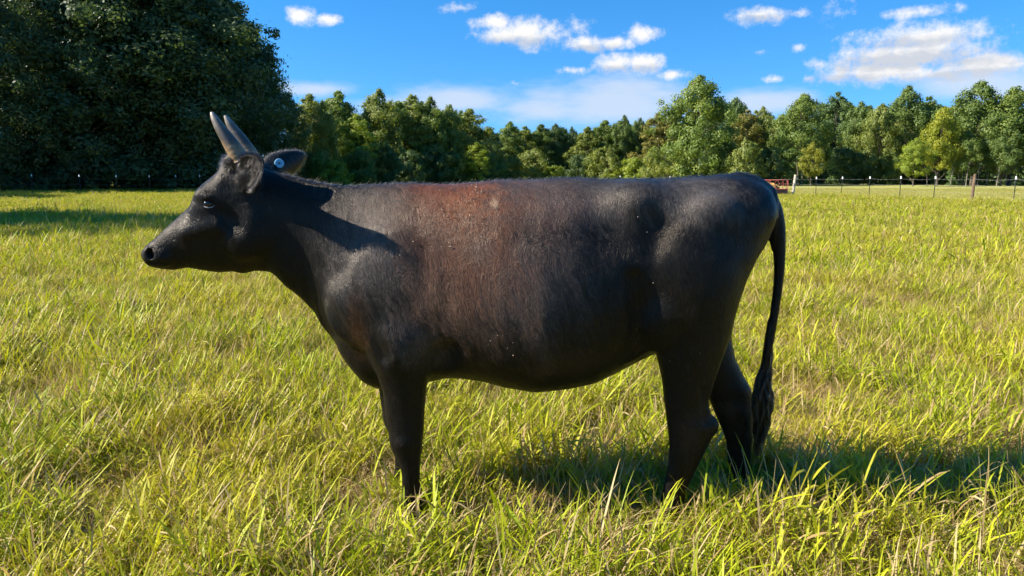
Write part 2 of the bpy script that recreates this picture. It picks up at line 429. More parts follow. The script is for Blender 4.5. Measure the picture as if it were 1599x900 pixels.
# ears: cupped leaves pointing out and back
EARS = {}
for sg in (-1, 1):
    base = cp(390, 277, -.090) * np.array((1, -sg, 1)); tip = cp(404, 250, -.245) * np.array((1, -sg, 1))
    if sg > 0: tip = tip + np.array((.01, .085, .035))
    ax = tip - base; L = np.linalg.norm(ax); ax /= L
    wd = np.array((-.16, -sg * -.10, 1.0)); wd -= ax * (wd @ ax); wd /= np.linalg.norm(wd)   # along the width of the leaf
    nm = np.cross(ax, wd); nm *= np.sign(nm[0])              # outer side looks back
    EARS[sg] = (base, tip, ax, wd, nm, L)
    sl, X, S, Z = sub((base + tip) / 2, np.abs(tip - base) / 2 + .10)
    x, s, z = X - base[0], S - base[1], Z - base[2]
    u = x * ax[0] + s * ax[1] + z * ax[2]
    b = x * wd[0] + s * wd[1] + z * wd[2]
    n = x * nm[0] + s * nm[1] + z * nm[2]
    t = np.clip(u / L, 0, 1)
    wv = np.interp(t, [0, .15, .4, .65, .85, .95, 1], [.034, .048, .060, .050, .030, .015, .004])
    bow = np.interp(t, [0, .3, 1], [13.0, 11.0, 5.0])
    n2 = n + bow * b * b - .012                              # edges curl forwards
    th = np.interp(t, [0, .2, 1], [.015, .009, .006])
    d = np.sqrt(np.maximum(np.abs(b) - wv + .006, 0) ** 2 + n2 ** 2 * .55 + np.maximum(np.maximum(u - L + .008, -u - .02), 0) ** 2) - th
    blend(sl, d, .02, 'add')

def surface_nets(F, org, h):
    s = F < 0
    c = np.zeros(tuple(n - 1 for n in F.shape), np.int8)
    for i in (0, 1):
        for j in (0, 1):
            for k in (0, 1):
                c += s[i:i + c.shape[0], j:j + c.shape[1], k:k + c.shape[2]]
    act = (c > 0) & (c < 8)
    I = np.argwhere(act)
    idx = np.full(act.shape, -1, np.int32); idx[act] = np.arange(len(I))
    acc = np.zeros((len(I), 3)); cnt = np.zeros(len(I))
    cor = [(i, j, k) for i in (0, 1) for j in (0, 1) for k in (0, 1)]
    val = {q: F[I[:, 0] + q[0], I[:, 1] + q[1], I[:, 2] + q[2]] for q in cor}
    for q in cor:
        for ax_ in range(3):
            if q[ax_] == 0:
                r = list(q); r[ax_] = 1; r = tuple(r)
                a, b = val[q], val[r]
                m = (a < 0) != (b < 0)
                t = np.where(m, a / np.where(m, a - b, 1), 0)
                pt = np.array(q, float)[None, :].repeat(len(I), 0); pt[:, ax_] += t
                acc[m] += pt[m]; cnt[m] += 1
    V = (I + acc / cnt[:, None]) * h + np.array(org)
    quads = []
    for ax_ in range(3):
        u, v = (ax_ + 1) % 3, (ax_ + 2) % 3
        a = [slice(1, -1)] * 3; a[ax_] = slice(0, F.shape[ax_] - 1)
        b = list(a); b[ax_] = slice(1, F.shape[ax_])
        s0, s1 = s[tuple(a)], s[tuple(b)]
        E = np.argwhere(s0 != s1)
        flip = s0[s0 != s1]
        E = E + 1; E[:, ax_] -= 1
        def cell(du, dv):
            Q = E.copy(); Q[:, u] += du; Q[:, v] += dv
            return idx[Q[:, 0], Q[:, 1], Q[:, 2]]
        f = np.stack([cell(-1, -1), cell(0, -1), cell(0, 0), cell(-1, 0)], 1)
        f[~flip] = f[~flip][:, ::-1]
        quads.append(f)
    Q = np.concatenate(quads)
    Q = Q[(Q >= 0).all(1)]
    return V, Q
cowV, cowF = surface_nets(Fd, (GX[0], GS[0], GZ[0]), H)
del Fd
# keep the largest piece, relax a little
def relax(V, Q, it, lam=.5):
    e = np.concatenate([Q[:, [0, 1]], Q[:, [1, 2]], Q[:, [2, 3]], Q[:, [3, 0]]])
    n = len(V)
    deg = np.bincount(e[:, 0], minlength=n) + np.bincount(e[:, 1], minlength=n)
    for _ in range(it):
        A = np.stack([np.bincount(e[:, 0], V[e[:, 1], k], n) + np.bincount(e[:, 1], V[e[:, 0], k], n) for k in range(3)], 1) / np.maximum(deg, 1)[:, None]
        V = V + lam * (A - V)
    return V
lab = np.arange(len(cowV))
e_ = np.concatenate([cowF[:, [0, 1]], cowF[:, [1, 2]], cowF[:, [2, 3]]])
for _ in range(400):
    m_ = np.minimum(lab[e_[:, 0]], lab[e_[:, 1]]); old = lab.copy()
    np.minimum.at(lab, e_[:, 0], m_); np.minimum.at(lab, e_[:, 1], m_); lab = lab[lab]
    if (lab == old).all(): break
big = lab == np.bincount(lab).argmax()
new_i = np.cumsum(big) - 1
cowF = new_i[cowF[big[cowF[:, 0]]]]; cowV = cowV[big]
cowV = relax(cowV, cowF, 3)
COW0 = np.array((0.0, CY, 0.0))

def coat_material():
    m, T, out = new_mat('black_coat')
    geo = T.n('ShaderNodeTexCoord').outputs['Object']
    warp = T.n('ShaderNodeTexNoise', ins={'Vector': geo, 'Scale': 6.0, 'Detail': 3.0}).outputs[1]
    wv = T.v('MULTIPLY', T.v('SUBTRACT', warp, (.5, .5, .5)), (.10, .10, .10))
    gw = T.v('ADD', geo, wv)
    # hair: fine strokes that run down and a little back, in two sizes, broken into locks
    shear = T.n('ShaderNodeMapping', ins={'Vector': gw, 'Rotation': (0, math.radians(18), 0)}).outputs[0]
    h1 = T.noise(T.v('MULTIPLY', shear, (300, 300, 22)), 1.0, 3, .65)
    h2 = T.noise(T.v('MULTIPLY', shear, (95, 95, 9)), 1.0, 3, .6)
    lock = T.noise(T.v('MULTIPLY', shear, (26, 26, 9)), 1.0, 4, .6)
    streak = T.noise(T.v('MULTIPLY', shear, (55, 55, 4)), 1.0, 4, .65)
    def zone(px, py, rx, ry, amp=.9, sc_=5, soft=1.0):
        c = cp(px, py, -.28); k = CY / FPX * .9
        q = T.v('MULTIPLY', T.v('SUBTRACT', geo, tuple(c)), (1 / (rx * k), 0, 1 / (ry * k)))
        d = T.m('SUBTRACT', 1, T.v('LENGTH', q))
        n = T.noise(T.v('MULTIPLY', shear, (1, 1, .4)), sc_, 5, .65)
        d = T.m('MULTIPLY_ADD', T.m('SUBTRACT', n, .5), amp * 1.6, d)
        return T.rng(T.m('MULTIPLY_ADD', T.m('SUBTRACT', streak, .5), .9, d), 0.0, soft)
    c = T.mix(lock, (.0040, .0036, .0033), (.0085, .0074, .0068))
    # sunlight painted into the coat: paler hair along back, shoulder, ribs and rump
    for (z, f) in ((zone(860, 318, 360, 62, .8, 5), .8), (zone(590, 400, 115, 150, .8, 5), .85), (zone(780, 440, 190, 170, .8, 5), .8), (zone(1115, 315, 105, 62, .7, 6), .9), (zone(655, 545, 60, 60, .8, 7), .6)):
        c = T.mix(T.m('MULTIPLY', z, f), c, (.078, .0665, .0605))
    for (z, f, col) in ((zone(740, 435, 190, 220, 1.1, 5, 1.4), .9, (.095, .045, .027)), (zone(830, 330, 190, 70, 1.0, 6), .6, (.075, .042, .033)),
                        (zone(725, 375, 155, 160, 1.1, 7, 1.4), .95, (.105, .041, .020)), (zone(705, 314, 105, 58, 1.0, 10), .95, (.140, .042, .014)),
                        (zone(552, 530, 26, 85, .8, 8), .7, (.075, .034, .015)), (zone(1085, 690, 30, 60, .8, 9), .5, (.04, .022, .016)), (zone(900, 570, 160, 40, .9, 6), .55, (.032, .018, .012)),
                        (zone(750, 395, 45, 32, .8, 9), .5, (.085, .062, .048)), (zone(773, 319, 9, 14, .8, 30), .55, (.30, .21, .13))):
        c = T.mix(T.m('MULTIPLY', z, f), c, col)
    c = T.mix(T.m('MULTIPLY', zone(640, 345, 150, 110, 1.2, 6, 1.4), .7), c, (.072, .036, .023))
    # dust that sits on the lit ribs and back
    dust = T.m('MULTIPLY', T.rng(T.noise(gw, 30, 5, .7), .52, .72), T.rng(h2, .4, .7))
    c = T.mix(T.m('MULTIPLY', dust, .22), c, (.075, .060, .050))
    c = T.mix(T.rng(h1, .30, .72), T.mix(1.0, c, (.45, .45, .45), 'MULTIPLY'), T.mix(1.0, c, (1.55, 1.55, 1.55), 'MULTIPLY'))
    b1 = T.n('ShaderNodeBump', ins={'Strength': .75, 'Distance': .0035, 'Height': h1})
    b2 = T.n('ShaderNodeBump', ins={'Strength': .40, 'Distance': .006, 'Height': h2, 'Normal': b1.outputs[0]})
    b3 = T.n('ShaderNodeBump', ins={'Strength': .22, 'Distance': .012, 'Height': lock, 'Normal': b2.outputs[0]})
    rough = T.rng(lock, .3, .7, .34, .46)
    bs = T.n('ShaderNodeBsdfPrincipled', ins={'Base Color': c, 'Roughness': rough, 'Normal': b3.outputs[0], 'Specular IOR Level': .22, 'Specular Tint': (1, .86, .72, 1)})
    T.link(bs.outputs[0], out.inputs[0])
    return m
def simple_mat(name, col, rough=.5, spec=.5, var=0.0, scale=20, col2=None, bump=0, metallic=0):
    m, T, out = new_mat(name)
    geo = T.n('ShaderNodeTexCoord').outputs['Object']
    n = T.noise(geo, scale, 5, .6)
    c = T.mix(T.rng(n, .35, .65), col, col2 or tuple(v * (1 - var) for v in col))
    bs = T.n('ShaderNodeBsdfPrincipled', ins={'Base Color': c, 'Roughness': rough, 'Specular IOR Level': spec, 'Metallic': metallic})
    if bump:
        T.link(T.n('ShaderNodeBump', ins={'Strength': .6, 'Distance': bump, 'Height': n}).outputs[0], bs.inputs['Normal'])
    T.link(bs.outputs[0], out.inputs[0])
    return m

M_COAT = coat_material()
cow = empty('cow', tuple(COW0), 'black horned cow with rusty brown ribs standing side-on in the tall grass', 'cow')
cow.rotation_euler.z = YAW
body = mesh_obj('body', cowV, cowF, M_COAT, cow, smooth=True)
bvh = BVHTree.FromPolygons([Vector(v) for v in cowV], [tuple(f) for f in cowF.tolist()])

# horns: curved, ridged at the base, worn pale at the tip
def horn_material():
    m, T, out = new_mat('horn')
    geo = T.n('ShaderNodeTexCoord').outputs['Object']
    z = T.n('ShaderNodeSeparateXYZ', ins={0: geo}).outputs[2]
    n = T.noise(T.v('MULTIPLY', geo, (60, 60, 18)), 1, 5, .65)
    n2 = T.noise(geo, 40, 5, .7)
    zb, zt = cp(372, 245, -.07)[2], cp(330, 176, -.07)[2]
    f = T.m('ADD', T.rng(z, zb, zt), T.m('MULTIPLY', T.m('SUBTRACT', n, .5), .5))
    c = T.mix(T.rng(f, .05, .35), (.24, .15, .075), (.075, .058, .046))
    c = T.mix(T.rng(f, .45, .85), c, (.13, .105, .085))
    c = T.mix(T.rng(f, .85, 1.05), c, (.32, .27, .22))
    c = T.mix(T.rng(n2, .54, .70), c, (.27, .19, .115))
    bs = T.n('ShaderNodeBsdfPrincipled', ins={'Base Color': c, 'Roughness': .42, 'Specular IOR Level': .5})
    T.link(T.n('ShaderNodeBump', ins={'Strength': .6, 'Distance': .002, 'Height': n}).outputs[0], bs.inputs['Normal'])
    T.link(bs.outputs[0], out.inputs[0])
    return m
M_HORN = horn_material()
HORN = [(376, 250, .068, .0315), (371, 241, .072, .0305), (363, 229, .075, .0275), (352, 212, .077, .0225), (343, 199, .076, .0185), (336, 187, .073, .0135), (332, 179, .071, .0088), (330, 175, .070, .0045)]
for sg in (-1, 1):
    pts = [cp(x, y, -s_) * np.array((1, -sg, 1)) for x, y, s_, r in HORN]
    ts = np.linspace(0, len(pts) - 1, 40)
    P3 = np.stack([np.interp(ts, range(len(pts)), [p_[k] for p_ in pts]) for k in range(3)], 1)
    for k in range(3): P3[1:-1, k] = smooth1(P3[:, k], 2)[1:-1]
    rr = 1.08 * np.interp(ts, range(len(pts)), [h_[3] for h_ in HORN]) * (1 + .03 * np.sin(ts * 11.0) * np.clip(1 - ts / 4, 0, 1))
    V, F = tube(P3, rr, 20)
    mesh_obj('horn', V, F, M_HORN, cow, smooth=True)
# eyes
M_EYE = simple_mat('eye', (.006, .005, .005), .08, .6)
M_LID = simple_mat('eyelid_rim', (.40, .34, .32), .35, .5, .3, 90)
for sg in (-1, 1):
    q = lambda px, py, s: cp(px, py, -abs(s)) * np.array((1, -sg, 1))
    c = q(325.5, 318.5, .0925)
    V, F = [], []
    for i in range(9):
        for j in range(16):
            a, b = math.pi * i / 8, 2 * math.pi * j / 16
            V.append(c + np.array((.019 * math.sin(a) * math.cos(b), .017 * math.cos(a), .015 * math.sin(a) * math.sin(b))))
    for i in range(8):
        for j in range(16): F.append((i * 16 + j, i * 16 + (j + 1) % 16, (i + 1) * 16 + (j + 1) % 16, (i + 1) * 16 + j))
    mesh_obj('eye', V, F, M_EYE, cow, smooth=True)
    path = [q(316, 320.5, .0990), q(319.5, 323.2, .1025), q(324, 324.4, .1040), q(330, 324.2, .1040), q(334.5, 321.5, .102)]
    V, F = tube(path, [.001, .002, .0026, .002, .0008], 8)
    mesh_obj('eyelid', V, F, M_LID, cow, smooth=True)
# ------------------------------------------------------------------ the cow's hair
def hair_material(name):
    m, T, out = new_mat(name)
    col = T.n('ShaderNodeAttribute', attribute_name='tint').outputs['Color']
    h = T.n('ShaderNodeBsdfHairPrincipled')
    h.parametrization = 'COLOR'
    T.link(col, h.inputs['Color'])
    for k, v in (('Roughness', .30), ('Radial Roughness', .5), ('Coat', 0.0), ('Random Roughness', .2), ('IOR', 1.33)):
        if k in h.inputs: h.inputs[k].default_value = v
    T.link(h.outputs[0], out.inputs[0])
    return m
M_HAIR = hair_material('coat_hair')
def hair_obj(name, root, tips, mid, rad, tint, parent):
    n = len(root)
    hc = bpy.data.hair_curves.new(name)
    hc.add_curves([3] * n)
    P_ = np.stack([root, mid, tips], 1).astype(np.float32)
    hc.attributes['position'].data.foreach_set('vector', P_.ravel())
    ra = hc.attributes.get('radius') or hc.attributes.new('radius', 'FLOAT', 'POINT')
    ra.data.foreach_set('value', (rad[:, None] * np.array((1, .85, .2))[None]).astype(np.float32).ravel())
    ta = hc.attributes.new('tint', 'FLOAT_COLOR', 'CURVE')
    ta.data.foreach_set('color', np.concatenate([tint, np.ones((n, 1))], 1).astype(np.float32).ravel())
    hc.materials.append(M_HAIR)
    o = bpy.data.objects.new(name, hc)
    COL.objects.link(o); o.parent = parent
    return o
def sample_surface(V, Q, n, r_):
    T_ = np.concatenate([Q[:, [0, 1, 2]], Q[:, [0, 2, 3]]])
    a, b, c = V[T_[:, 0]], V[T_[:, 1]], V[T_[:, 2]]
    nn = np.cross(b - a, c - a); A = np.linalg.norm(nn, axis=1)
    wgt = A / A.sum()
    i = r_.choice(len(T_), n, p=wgt)
    u, v = r_.random(n), r_.random(n); f = u + v > 1; u[f], v[f] = 1 - u[f], 1 - v[f]
    return a[i] + (b[i] - a[i]) * u[:, None] + (c[i] - a[i]) * v[:, None], nn[i] / A[i][:, None]
rf = np.random.default_rng(21)
HP, HN = sample_surface(cowV, cowF, 14000, rf)
keep = (HN[:, 1] < .25) | (rf.random(len(HP)) < .3)
HP, HN = HP[keep], HN[keep]
def w3(x, y, z, f, seed):
    r_ = np.random.default_rng(seed); out = 0
    for k in range(6):
        d_ = r_.normal(size=3); d_ /= np.linalg.norm(d_)
        out = out + np.sin((x * d_[0] + y * d_[1] + z * d_[2]) * f * (1 + .5 * k) * 2 + r_.random() * 6.28) / (1 + .5 * k)
    return out * .4
x_, s_, z_ = HP.T
nx = at(300, 380, CY)[0]
onhead = np.clip((at(430, 380, CY)[0] - x_) / .08, 0, 1)
onleg = np.clip((.70 - z_) / .12, 0, 1) * (x_ > -.8)
flow = np.stack([.55 + .2 * w3(x_, s_, z_, 5, 1) + onhead * .3, .25 * w3(x_, s_, z_, 6, 2), -.85 + .25 * w3(x_, s_, z_, 5, 3) + onhead * .6 - onleg * .4], 1)
flow[:, 0] *= (1 - .8 * onleg)
flow += rf.normal(size=flow.shape) * .10
flow -= HN * (flow * HN).sum(1)[:, None]
flow /= np.maximum(np.linalg.norm(flow, axis=1), .05)[:, None]
L = (.006 + .005 * rf.random(len(HP))) * (1 - .45 * onhead)
lift = .07 + .10 * rf.random(len(HP)) + .05 * np.clip(w3(x_, s_, z_, 14, 4), -1, 1)
mid = HP + flow * (L * .55)[:, None] + HN * (L * .55 * (lift + .1))[:, None]
tip = HP + flow * L[:, None] + HN * (L * lift)[:, None]
def zmask(px, py, rx, ry, amp, f, seed):
    c = cp(px, py, -.28); k = CY / FPX * .9
    d = 1 - np.hypot((x_ - c[0]) / (rx * k), (z_ - c[2]) / (ry * k)) + amp * w3(x_, s_ * .3, z_ * .5, f, seed)
    d = np.clip(d, 0, 1)
    return d * d * (3 - 2 * d)
tint = np.tile(np.array((.006, .0055, .005)), (len(HP), 1)) * (.6 + .8 * rf.random(len(HP)))[:, None]
def lay(mask, col):
    global tint
    tint = tint * (1 - mask[:, None]) + np.array(col)[None] * mask[:, None] * (.6 + .8 * rf.random(len(HP)))[:, None]
lay(.50 * zmask(735, 440, 120, 170, .35, 5, 5), (.045, .022, .013))
lay(.75 * zmask(720, 345, 140, 100, .35, 6, 6), (.05, .022, .012))
lay(.85 * zmask(700, 312, 95, 48, .40, 8, 7), (.09, .031, .012))
lay(.5 * zmask(773, 319, 10, 15, .3, 25, 9), (.30, .21, .13))
hair_obj('coat_hair', HP, tip, mid, .00022 + .00018 * rf.random(len(HP)), tint, cow)

# longer hair: poll tuft, ears' rims and hollows, tail switch
RT, MT, TT, RD = [], [], [], []
def strand(a, b, c, r): RT.append(a); MT.append(b); TT.append(c); RD.append(r)
for sg, (base, tip_, ax, wd, nm, L_e) in EARS.items():
    for k in range(2600):
        t = rf.random() ** .8; side = rf.choice((-1, 1))
        wv = float(np.interp(t, [0, .15, .4, .65, .85, .95, 1], [.034, .048, .060, .050, .030, .015, .004]))
        bb = side * wv * (.90 + .12 * rf.random()) if k % 3 else (rf.random() * 2 - 1) * wv * .8
        bow = float(np.interp(t, [0, .3, 1], [13.0, 11.0, 5.0]))
        p0 = base + ax * t * L_e + wd * bb + nm * (.012 - bow * bb * bb)
        dr = ax * .5 + wd * (np.sign(bb) * .35 if k % 3 else -np.sign(bb) * .3) - nm * .5 + rf.normal(size=3) * .28
        dr /= np.linalg.norm(dr); ln = (.012 + .016 * rf.random()) if k % 3 else .018 + .025 * rf.random()
        strand(p0, p0 + dr * ln * .5, p0 + dr * ln + np.array((0, 0, -.25 * ln)), .0003)
for k in range(900):                       # poll, between and in front of the horns
    p0 = cp(368 + 14 * rf.normal() * .7, 252 + 6 * rf.normal(), 0) + np.array((0, (rf.random() - .5) * .15, 0))
    hit = bvh.find_nearest(Vector(p0))
    p0, n0 = np.array(hit[0]), np.array(hit[1])
    dr = n0 * .5 + np.array((-.4, 0, -.5)) + rf.normal(size=3) * .3; dr /= np.linalg.norm(dr); ln = .010 + .014 * rf.random()
    strand(p0, p0 + dr * ln * .5, p0 + dr * ln, .0003)
for k in range(2500):                       # crest of the neck and the back
    px = 440 + rf.random() * 740
    p0 = cp(px, 262, 0) + np.array((0, rf.normal() * .03, 0))
    hit = bvh.ray_cast(Vector(p0), Vector((0, 0, -1)))
    if hit[0] is None: continue
    p0 = np.array(hit[0]); dr = np.array((.8, 0, .25)) + rf.normal(size=3) * .25; ln = .012 + .012 * rf.random()
    strand(p0, p0 + dr * ln * .5, p0 + dr * ln, .0003)
hair_obj('long_hair', np.array(RT), np.array(TT), np.array(MT), np.array(RD), np.tile(np.array((.014, .012, .011)), (len(RT), 1)) * (.5 + rf.random(len(RT)))[:, None], cow)
# tail switch: wavy locks that hang from the end of the tail
SW = np.array([(*cp(x1, y1, 0), w1) for x1, y1, w1 in ((1203, 540, .016), (1196, 572, .020), (1191, 600, .034), (1191, 622, .042), (1190, 645, .040), (1188, 670, .030), (1184, 692, .020), (1182, 712, .010))])
nsw, nk = 3200, 9
sa, sr = rf.random(nsw) * 6.283, np.sqrt(rf.random(nsw))
t0 = rf.random(nsw) * .42; t1 = np.minimum(1, t0 + .35 + .35 * rf.random(nsw))
ph = np.floor(sa * 3) * 1.7
pos = np.zeros((nsw, nk, 3), np.float32)
for k in range(nk):
    t = (t0 + (t1 - t0) * k / (nk - 1)) * (len(SW) - 1)
    c_ = np.stack([np.interp(t, range(len(SW)), SW[:, j]) for j in range(4)], 1)
    q_ = sr * (1 if k else .6)
    pos[:, k, 0] = c_[:, 0] + c_[:, 3] * q_ * np.cos(sa) + .006 * np.sin(t * 3.1 + ph)
    pos[:, k, 1] = c_[:, 1] + c_[:, 3] * q_ * np.sin(sa) * .8 + .005 * np.sin(t * 2.6 + ph * 2)
    pos[:, k, 2] = c_[:, 2]
hc = bpy.data.hair_curves.new('tail_switch')
hc.add_curves([nk] * nsw)
hc.attributes['position'].data.foreach_set('vector', pos.ravel())
ra = hc.attributes.get('radius') or hc.attributes.new('radius', 'FLOAT', 'POINT')
ra.data.foreach_set('value', np.tile(np.linspace(.0007, .0002, nk), nsw).astype(np.float32))
ta = hc.attributes.new('tint', 'FLOAT_COLOR', 'CURVE')
ta.data.foreach_set('color', np.concatenate([np.tile(np.array((.03, .026, .024)), (nsw, 1)) * (.4 + rf.random(nsw))[:, None], np.ones((nsw, 1))], 1).astype(np.float32).ravel())
hc.materials.append(M_HAIR)
o = bpy.data.objects.new('tail_switch', hc); COL.objects.link(o); o.parent = cow

# ear tag: a pale blue button on the far ear
M_TAG = simple_mat('blue_plastic', (.30, .62, .78), .4, .5, .08, 30)
M_PIN = simple_mat('tag_pin', (.12, .11, .10), .5, .5)
fp_ = cp(435.5, 255.5, .17)
view = np.array((0 - fp_[0], -CY - fp_[1], CAM_H - fp_[2])); view /= np.linalg.norm(view)
base, tip_, ax, wd, nm, L_e = EARS[1]
hit = bvh.ray_cast(Vector(fp_ + view * .25), Vector(-view), .6)
tn = Vector(view) * .95 + (hit[1] or Vector(view)) * .15; tn.normalize()
tc = (hit[0] if hit[0] is not None else Vector(fp_)) + tn * .012
def disc(c, n, r, th, seg=24):
    n = Vector(n).normalized(); a = n.cross(Vector((0, 0, 1))).normalized(); b = n.cross(a)
    prof = [(0, -th), (r * .96, -th), (r, 0), (r * .95, th), (r * .55, th), (r * .5, th * .6), (r * .2, th * .6)]
    V, F = [], []
    for pr_, h in prof[1:]:
        for k in range(seg):
            an = 2 * math.pi * k / seg
            V.append(Vector(c) + (a * math.cos(an) + b * math.sin(an)) * pr_ + n * h)
    m_ = len(prof) - 1
    for i in range(m_ - 1):
        for k in range(seg): F.append((i * seg + k, i * seg + (k + 1) % seg, (i + 1) * seg + (k + 1) % seg, (i + 1) * seg + k))
    F.append(tuple(range(seg))); F.append(tuple((m_ - 1) * seg + k for k in range(seg)))
    return V, F
tg = mesh_obj('ear_tag', *disc(tc, tn, .0188, .003), M_TAG, cow, smooth=False)
tg['label'] = 'round pale blue button tag on the far ear'
mesh_obj('pin', *disc(Vector(tc) + tn * .0035, tn, .0045, .003), M_PIN, tg)

# seeds and burrs caught in the coat
bur_v, bur_f = [], []
def burr(px, py, s0):
    r_ = ray(px, py)
    o_ = Vector((0, -CY, CAM_H)); d_ = Vector(r_).normalized()
    Rm = Matrix.Rotation(-YAW, 3, 'Z')
    h_ = bvh.ray_cast(Rm @ o_, Rm @ d_)
    if h_[0] is None: return
    p0, n0 = np.array(h_[0]), np.array(h_[1])
    k = len(bur_v)
    for dx, dz_ in ((1, 0), (0, 1), (-1, 0), (0, -1)):
        q_ = rf.normal(size=3) * .3
        bur_v.append(p0 + n0 * .006 + (np.array((dx, 0, dz_)) + q_) * s0)
    bur_v.append(p0 + n0 * (.006 + s0)); bur_v.append(p0 + n0 * .003)
    for a_ in range(4):
        bur_f.append((k + a_, k + (a_ + 1) % 4, k + 4)); bur_f.append((k + (a_ + 1) % 4, k + a_, k + 5))
for px, py in ((665, 337), (672, 345), (681, 346), (688, 324), (691, 329), (694, 337), (700, 330), (708, 338), (706, 330), (719, 337), (731, 331), (729, 341), (734, 349), (733, 337), (729, 317), (732, 316), (736, 311), (752, 341), (754, 350), (775, 326), (753, 371), (769, 373), (702, 380), (703, 386), (690, 386), (650, 322), (664, 317), (687, 300), (712, 317)):
    burr(px + rf.normal() * .6, py + rf.normal() * .6, .0025 + .0012 * rf.random())
for k in range(26): burr(745 + rf.normal() * 9, 297 + rf.normal() * 6, .0022 + .0016 * rf.random())
for k in range(6): burr(800 + rf.normal() * 45, 535 + rf.normal() * 22, .0014 + .0008 * rf.random())
for k in range(14): burr(600 + rf.random() * 560, 310 + rf.random() * 280, .0014 + .0009 * rf.random())
M_SEED = simple_mat('dry_seed', (.50, .40, .30), .8, .2, 0, 200, (.30, .22, .15))
tag(mesh_obj('burrs', bur_v, bur_f, M_SEED, cow), kind='stuff')
# ------------------------------------------------------------------ ground
def beyond_fence(T, pos):                 # 1 on the grazed pasture past the fence line
    return T.rng(T.v('DOT_PRODUCT', pos, (2.81, 1.0, 0)), 105.5, 108.0)
def ground_material():
    m, T, out = new_mat('pasture_soil')
    geo = T.n('ShaderNodeNewGeometry').outputs['Position']
    n1 = T.noise(geo, .35, 5, .6); n2 = T.noise(geo, 6, 5, .65); n3 = T.noise(geo, .05, 3, .5); n4 = T.noise(T.v('MULTIPLY', geo, (1, .35, 1)), 1.6, 5, .65)
    y = T.n('ShaderNodeSeparateXYZ', ins={0: geo}).outputs[1]
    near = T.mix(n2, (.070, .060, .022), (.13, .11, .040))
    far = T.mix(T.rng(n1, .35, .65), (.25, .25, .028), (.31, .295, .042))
    far = T.mix(T.rng(n4, .38, .70), far, (.18, .20, .022))
    far = T.mix(T.rng(n3, .4, .7), far, (.28, .26, .055))
    far = T.mix(T.rng(n2, .45, .75), far, (.16, .18, .02))
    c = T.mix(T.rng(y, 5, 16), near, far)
    c = T.mix(T.m('MULTIPLY', beyond_fence(T, geo), .6), c, (.38, .365, .13))
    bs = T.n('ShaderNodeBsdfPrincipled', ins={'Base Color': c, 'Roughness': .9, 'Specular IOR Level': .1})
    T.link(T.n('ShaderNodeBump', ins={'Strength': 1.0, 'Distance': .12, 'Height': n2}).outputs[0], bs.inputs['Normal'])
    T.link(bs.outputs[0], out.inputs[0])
    return m
def patch_rows():
    ys = np.concatenate([np.linspace(-60, 0, 13), np.linspace(1, 60, 60), np.linspace(64, 160, 25), np.linspace(200, 1500, 14)])
    xs = np.concatenate([np.linspace(-1500, -160, 14), np.linspace(-120, 120, 81), np.linspace(160, 1500, 14)])
    X, Y = np.meshgrid(xs, ys)
    r = np.hypot(X, Y)
    Z = .05 * np.sin(X * .21 + Y * .13) * np.sin(Y * .17 - X * .07) * np.clip((r - 9) / 20, 0, 1)
    V = np.stack([X.ravel(), Y.ravel(), Z.ravel()], 1)
    n, m_ = X.shape
    i = (np.arange(n - 1)[:, None] * m_ + np.arange(m_ - 1)[None, :]).ravel()
    return V, np.stack([i, i + 1, i + m_ + 1, i + m_], 1)
def gz(x, y):
    return .05 * math.sin(x * .21 + y * .13) * math.sin(y * .17 - x * .07) * min(1, max(0, (math.hypot(x, y) - 9) / 20))
gV, gF = patch_rows()
tag(mesh_obj('ground', gV, gF, ground_material(), smooth=True), kind='structure')

# ------------------------------------------------------------------ trees
def leaf_material(name):
    m, T, out = new_mat(name)
    at_ = T.n('ShaderNodeAttribute', attribute_name='leaf')
    r = T.n('ShaderNodeSeparateColor', ins={0: at_.outputs['Color']})
    oi = T.n('ShaderNodeObjectInfo')
    base = oi.outputs['Color']
    c = T.mix(r.outputs[0], T.mix(1.0, base, (.60, .66, .60), 'MULTIPLY'), T.mix(1.0, base, (1.35, 1.25, 1.2), 'MULTIPLY'))
    c = T.mix(T.m('MULTIPLY', T.rng(r.outputs[1], .55, 1.0), .30), c, T.mix(1.0, base, (1.9, 1.45, .8), 'MULTIPLY'))
    d = T.n('ShaderNodeBsdfPrincipled', ins={'Base Color': c, 'Roughness': .5, 'Specular IOR Level': .28})
    tr = T.n('ShaderNodeBsdfTranslucent', ins={'Color': T.mix(1.0, c, (1.25, 1.3, .6), 'MULTIPLY')})
    mx = T.n('ShaderNodeMixShader', ins={0: .36, 1: d.outputs[0], 2: tr.outputs[0]})
    T.link(mx.outputs[0], out.inputs[0])
    return m
M_LEAF = leaf_material('leaves')
M_BARK = simple_mat('bark', (.10, .082, .062), .9, .2, .0, 3, (.052, .042, .033), .02)

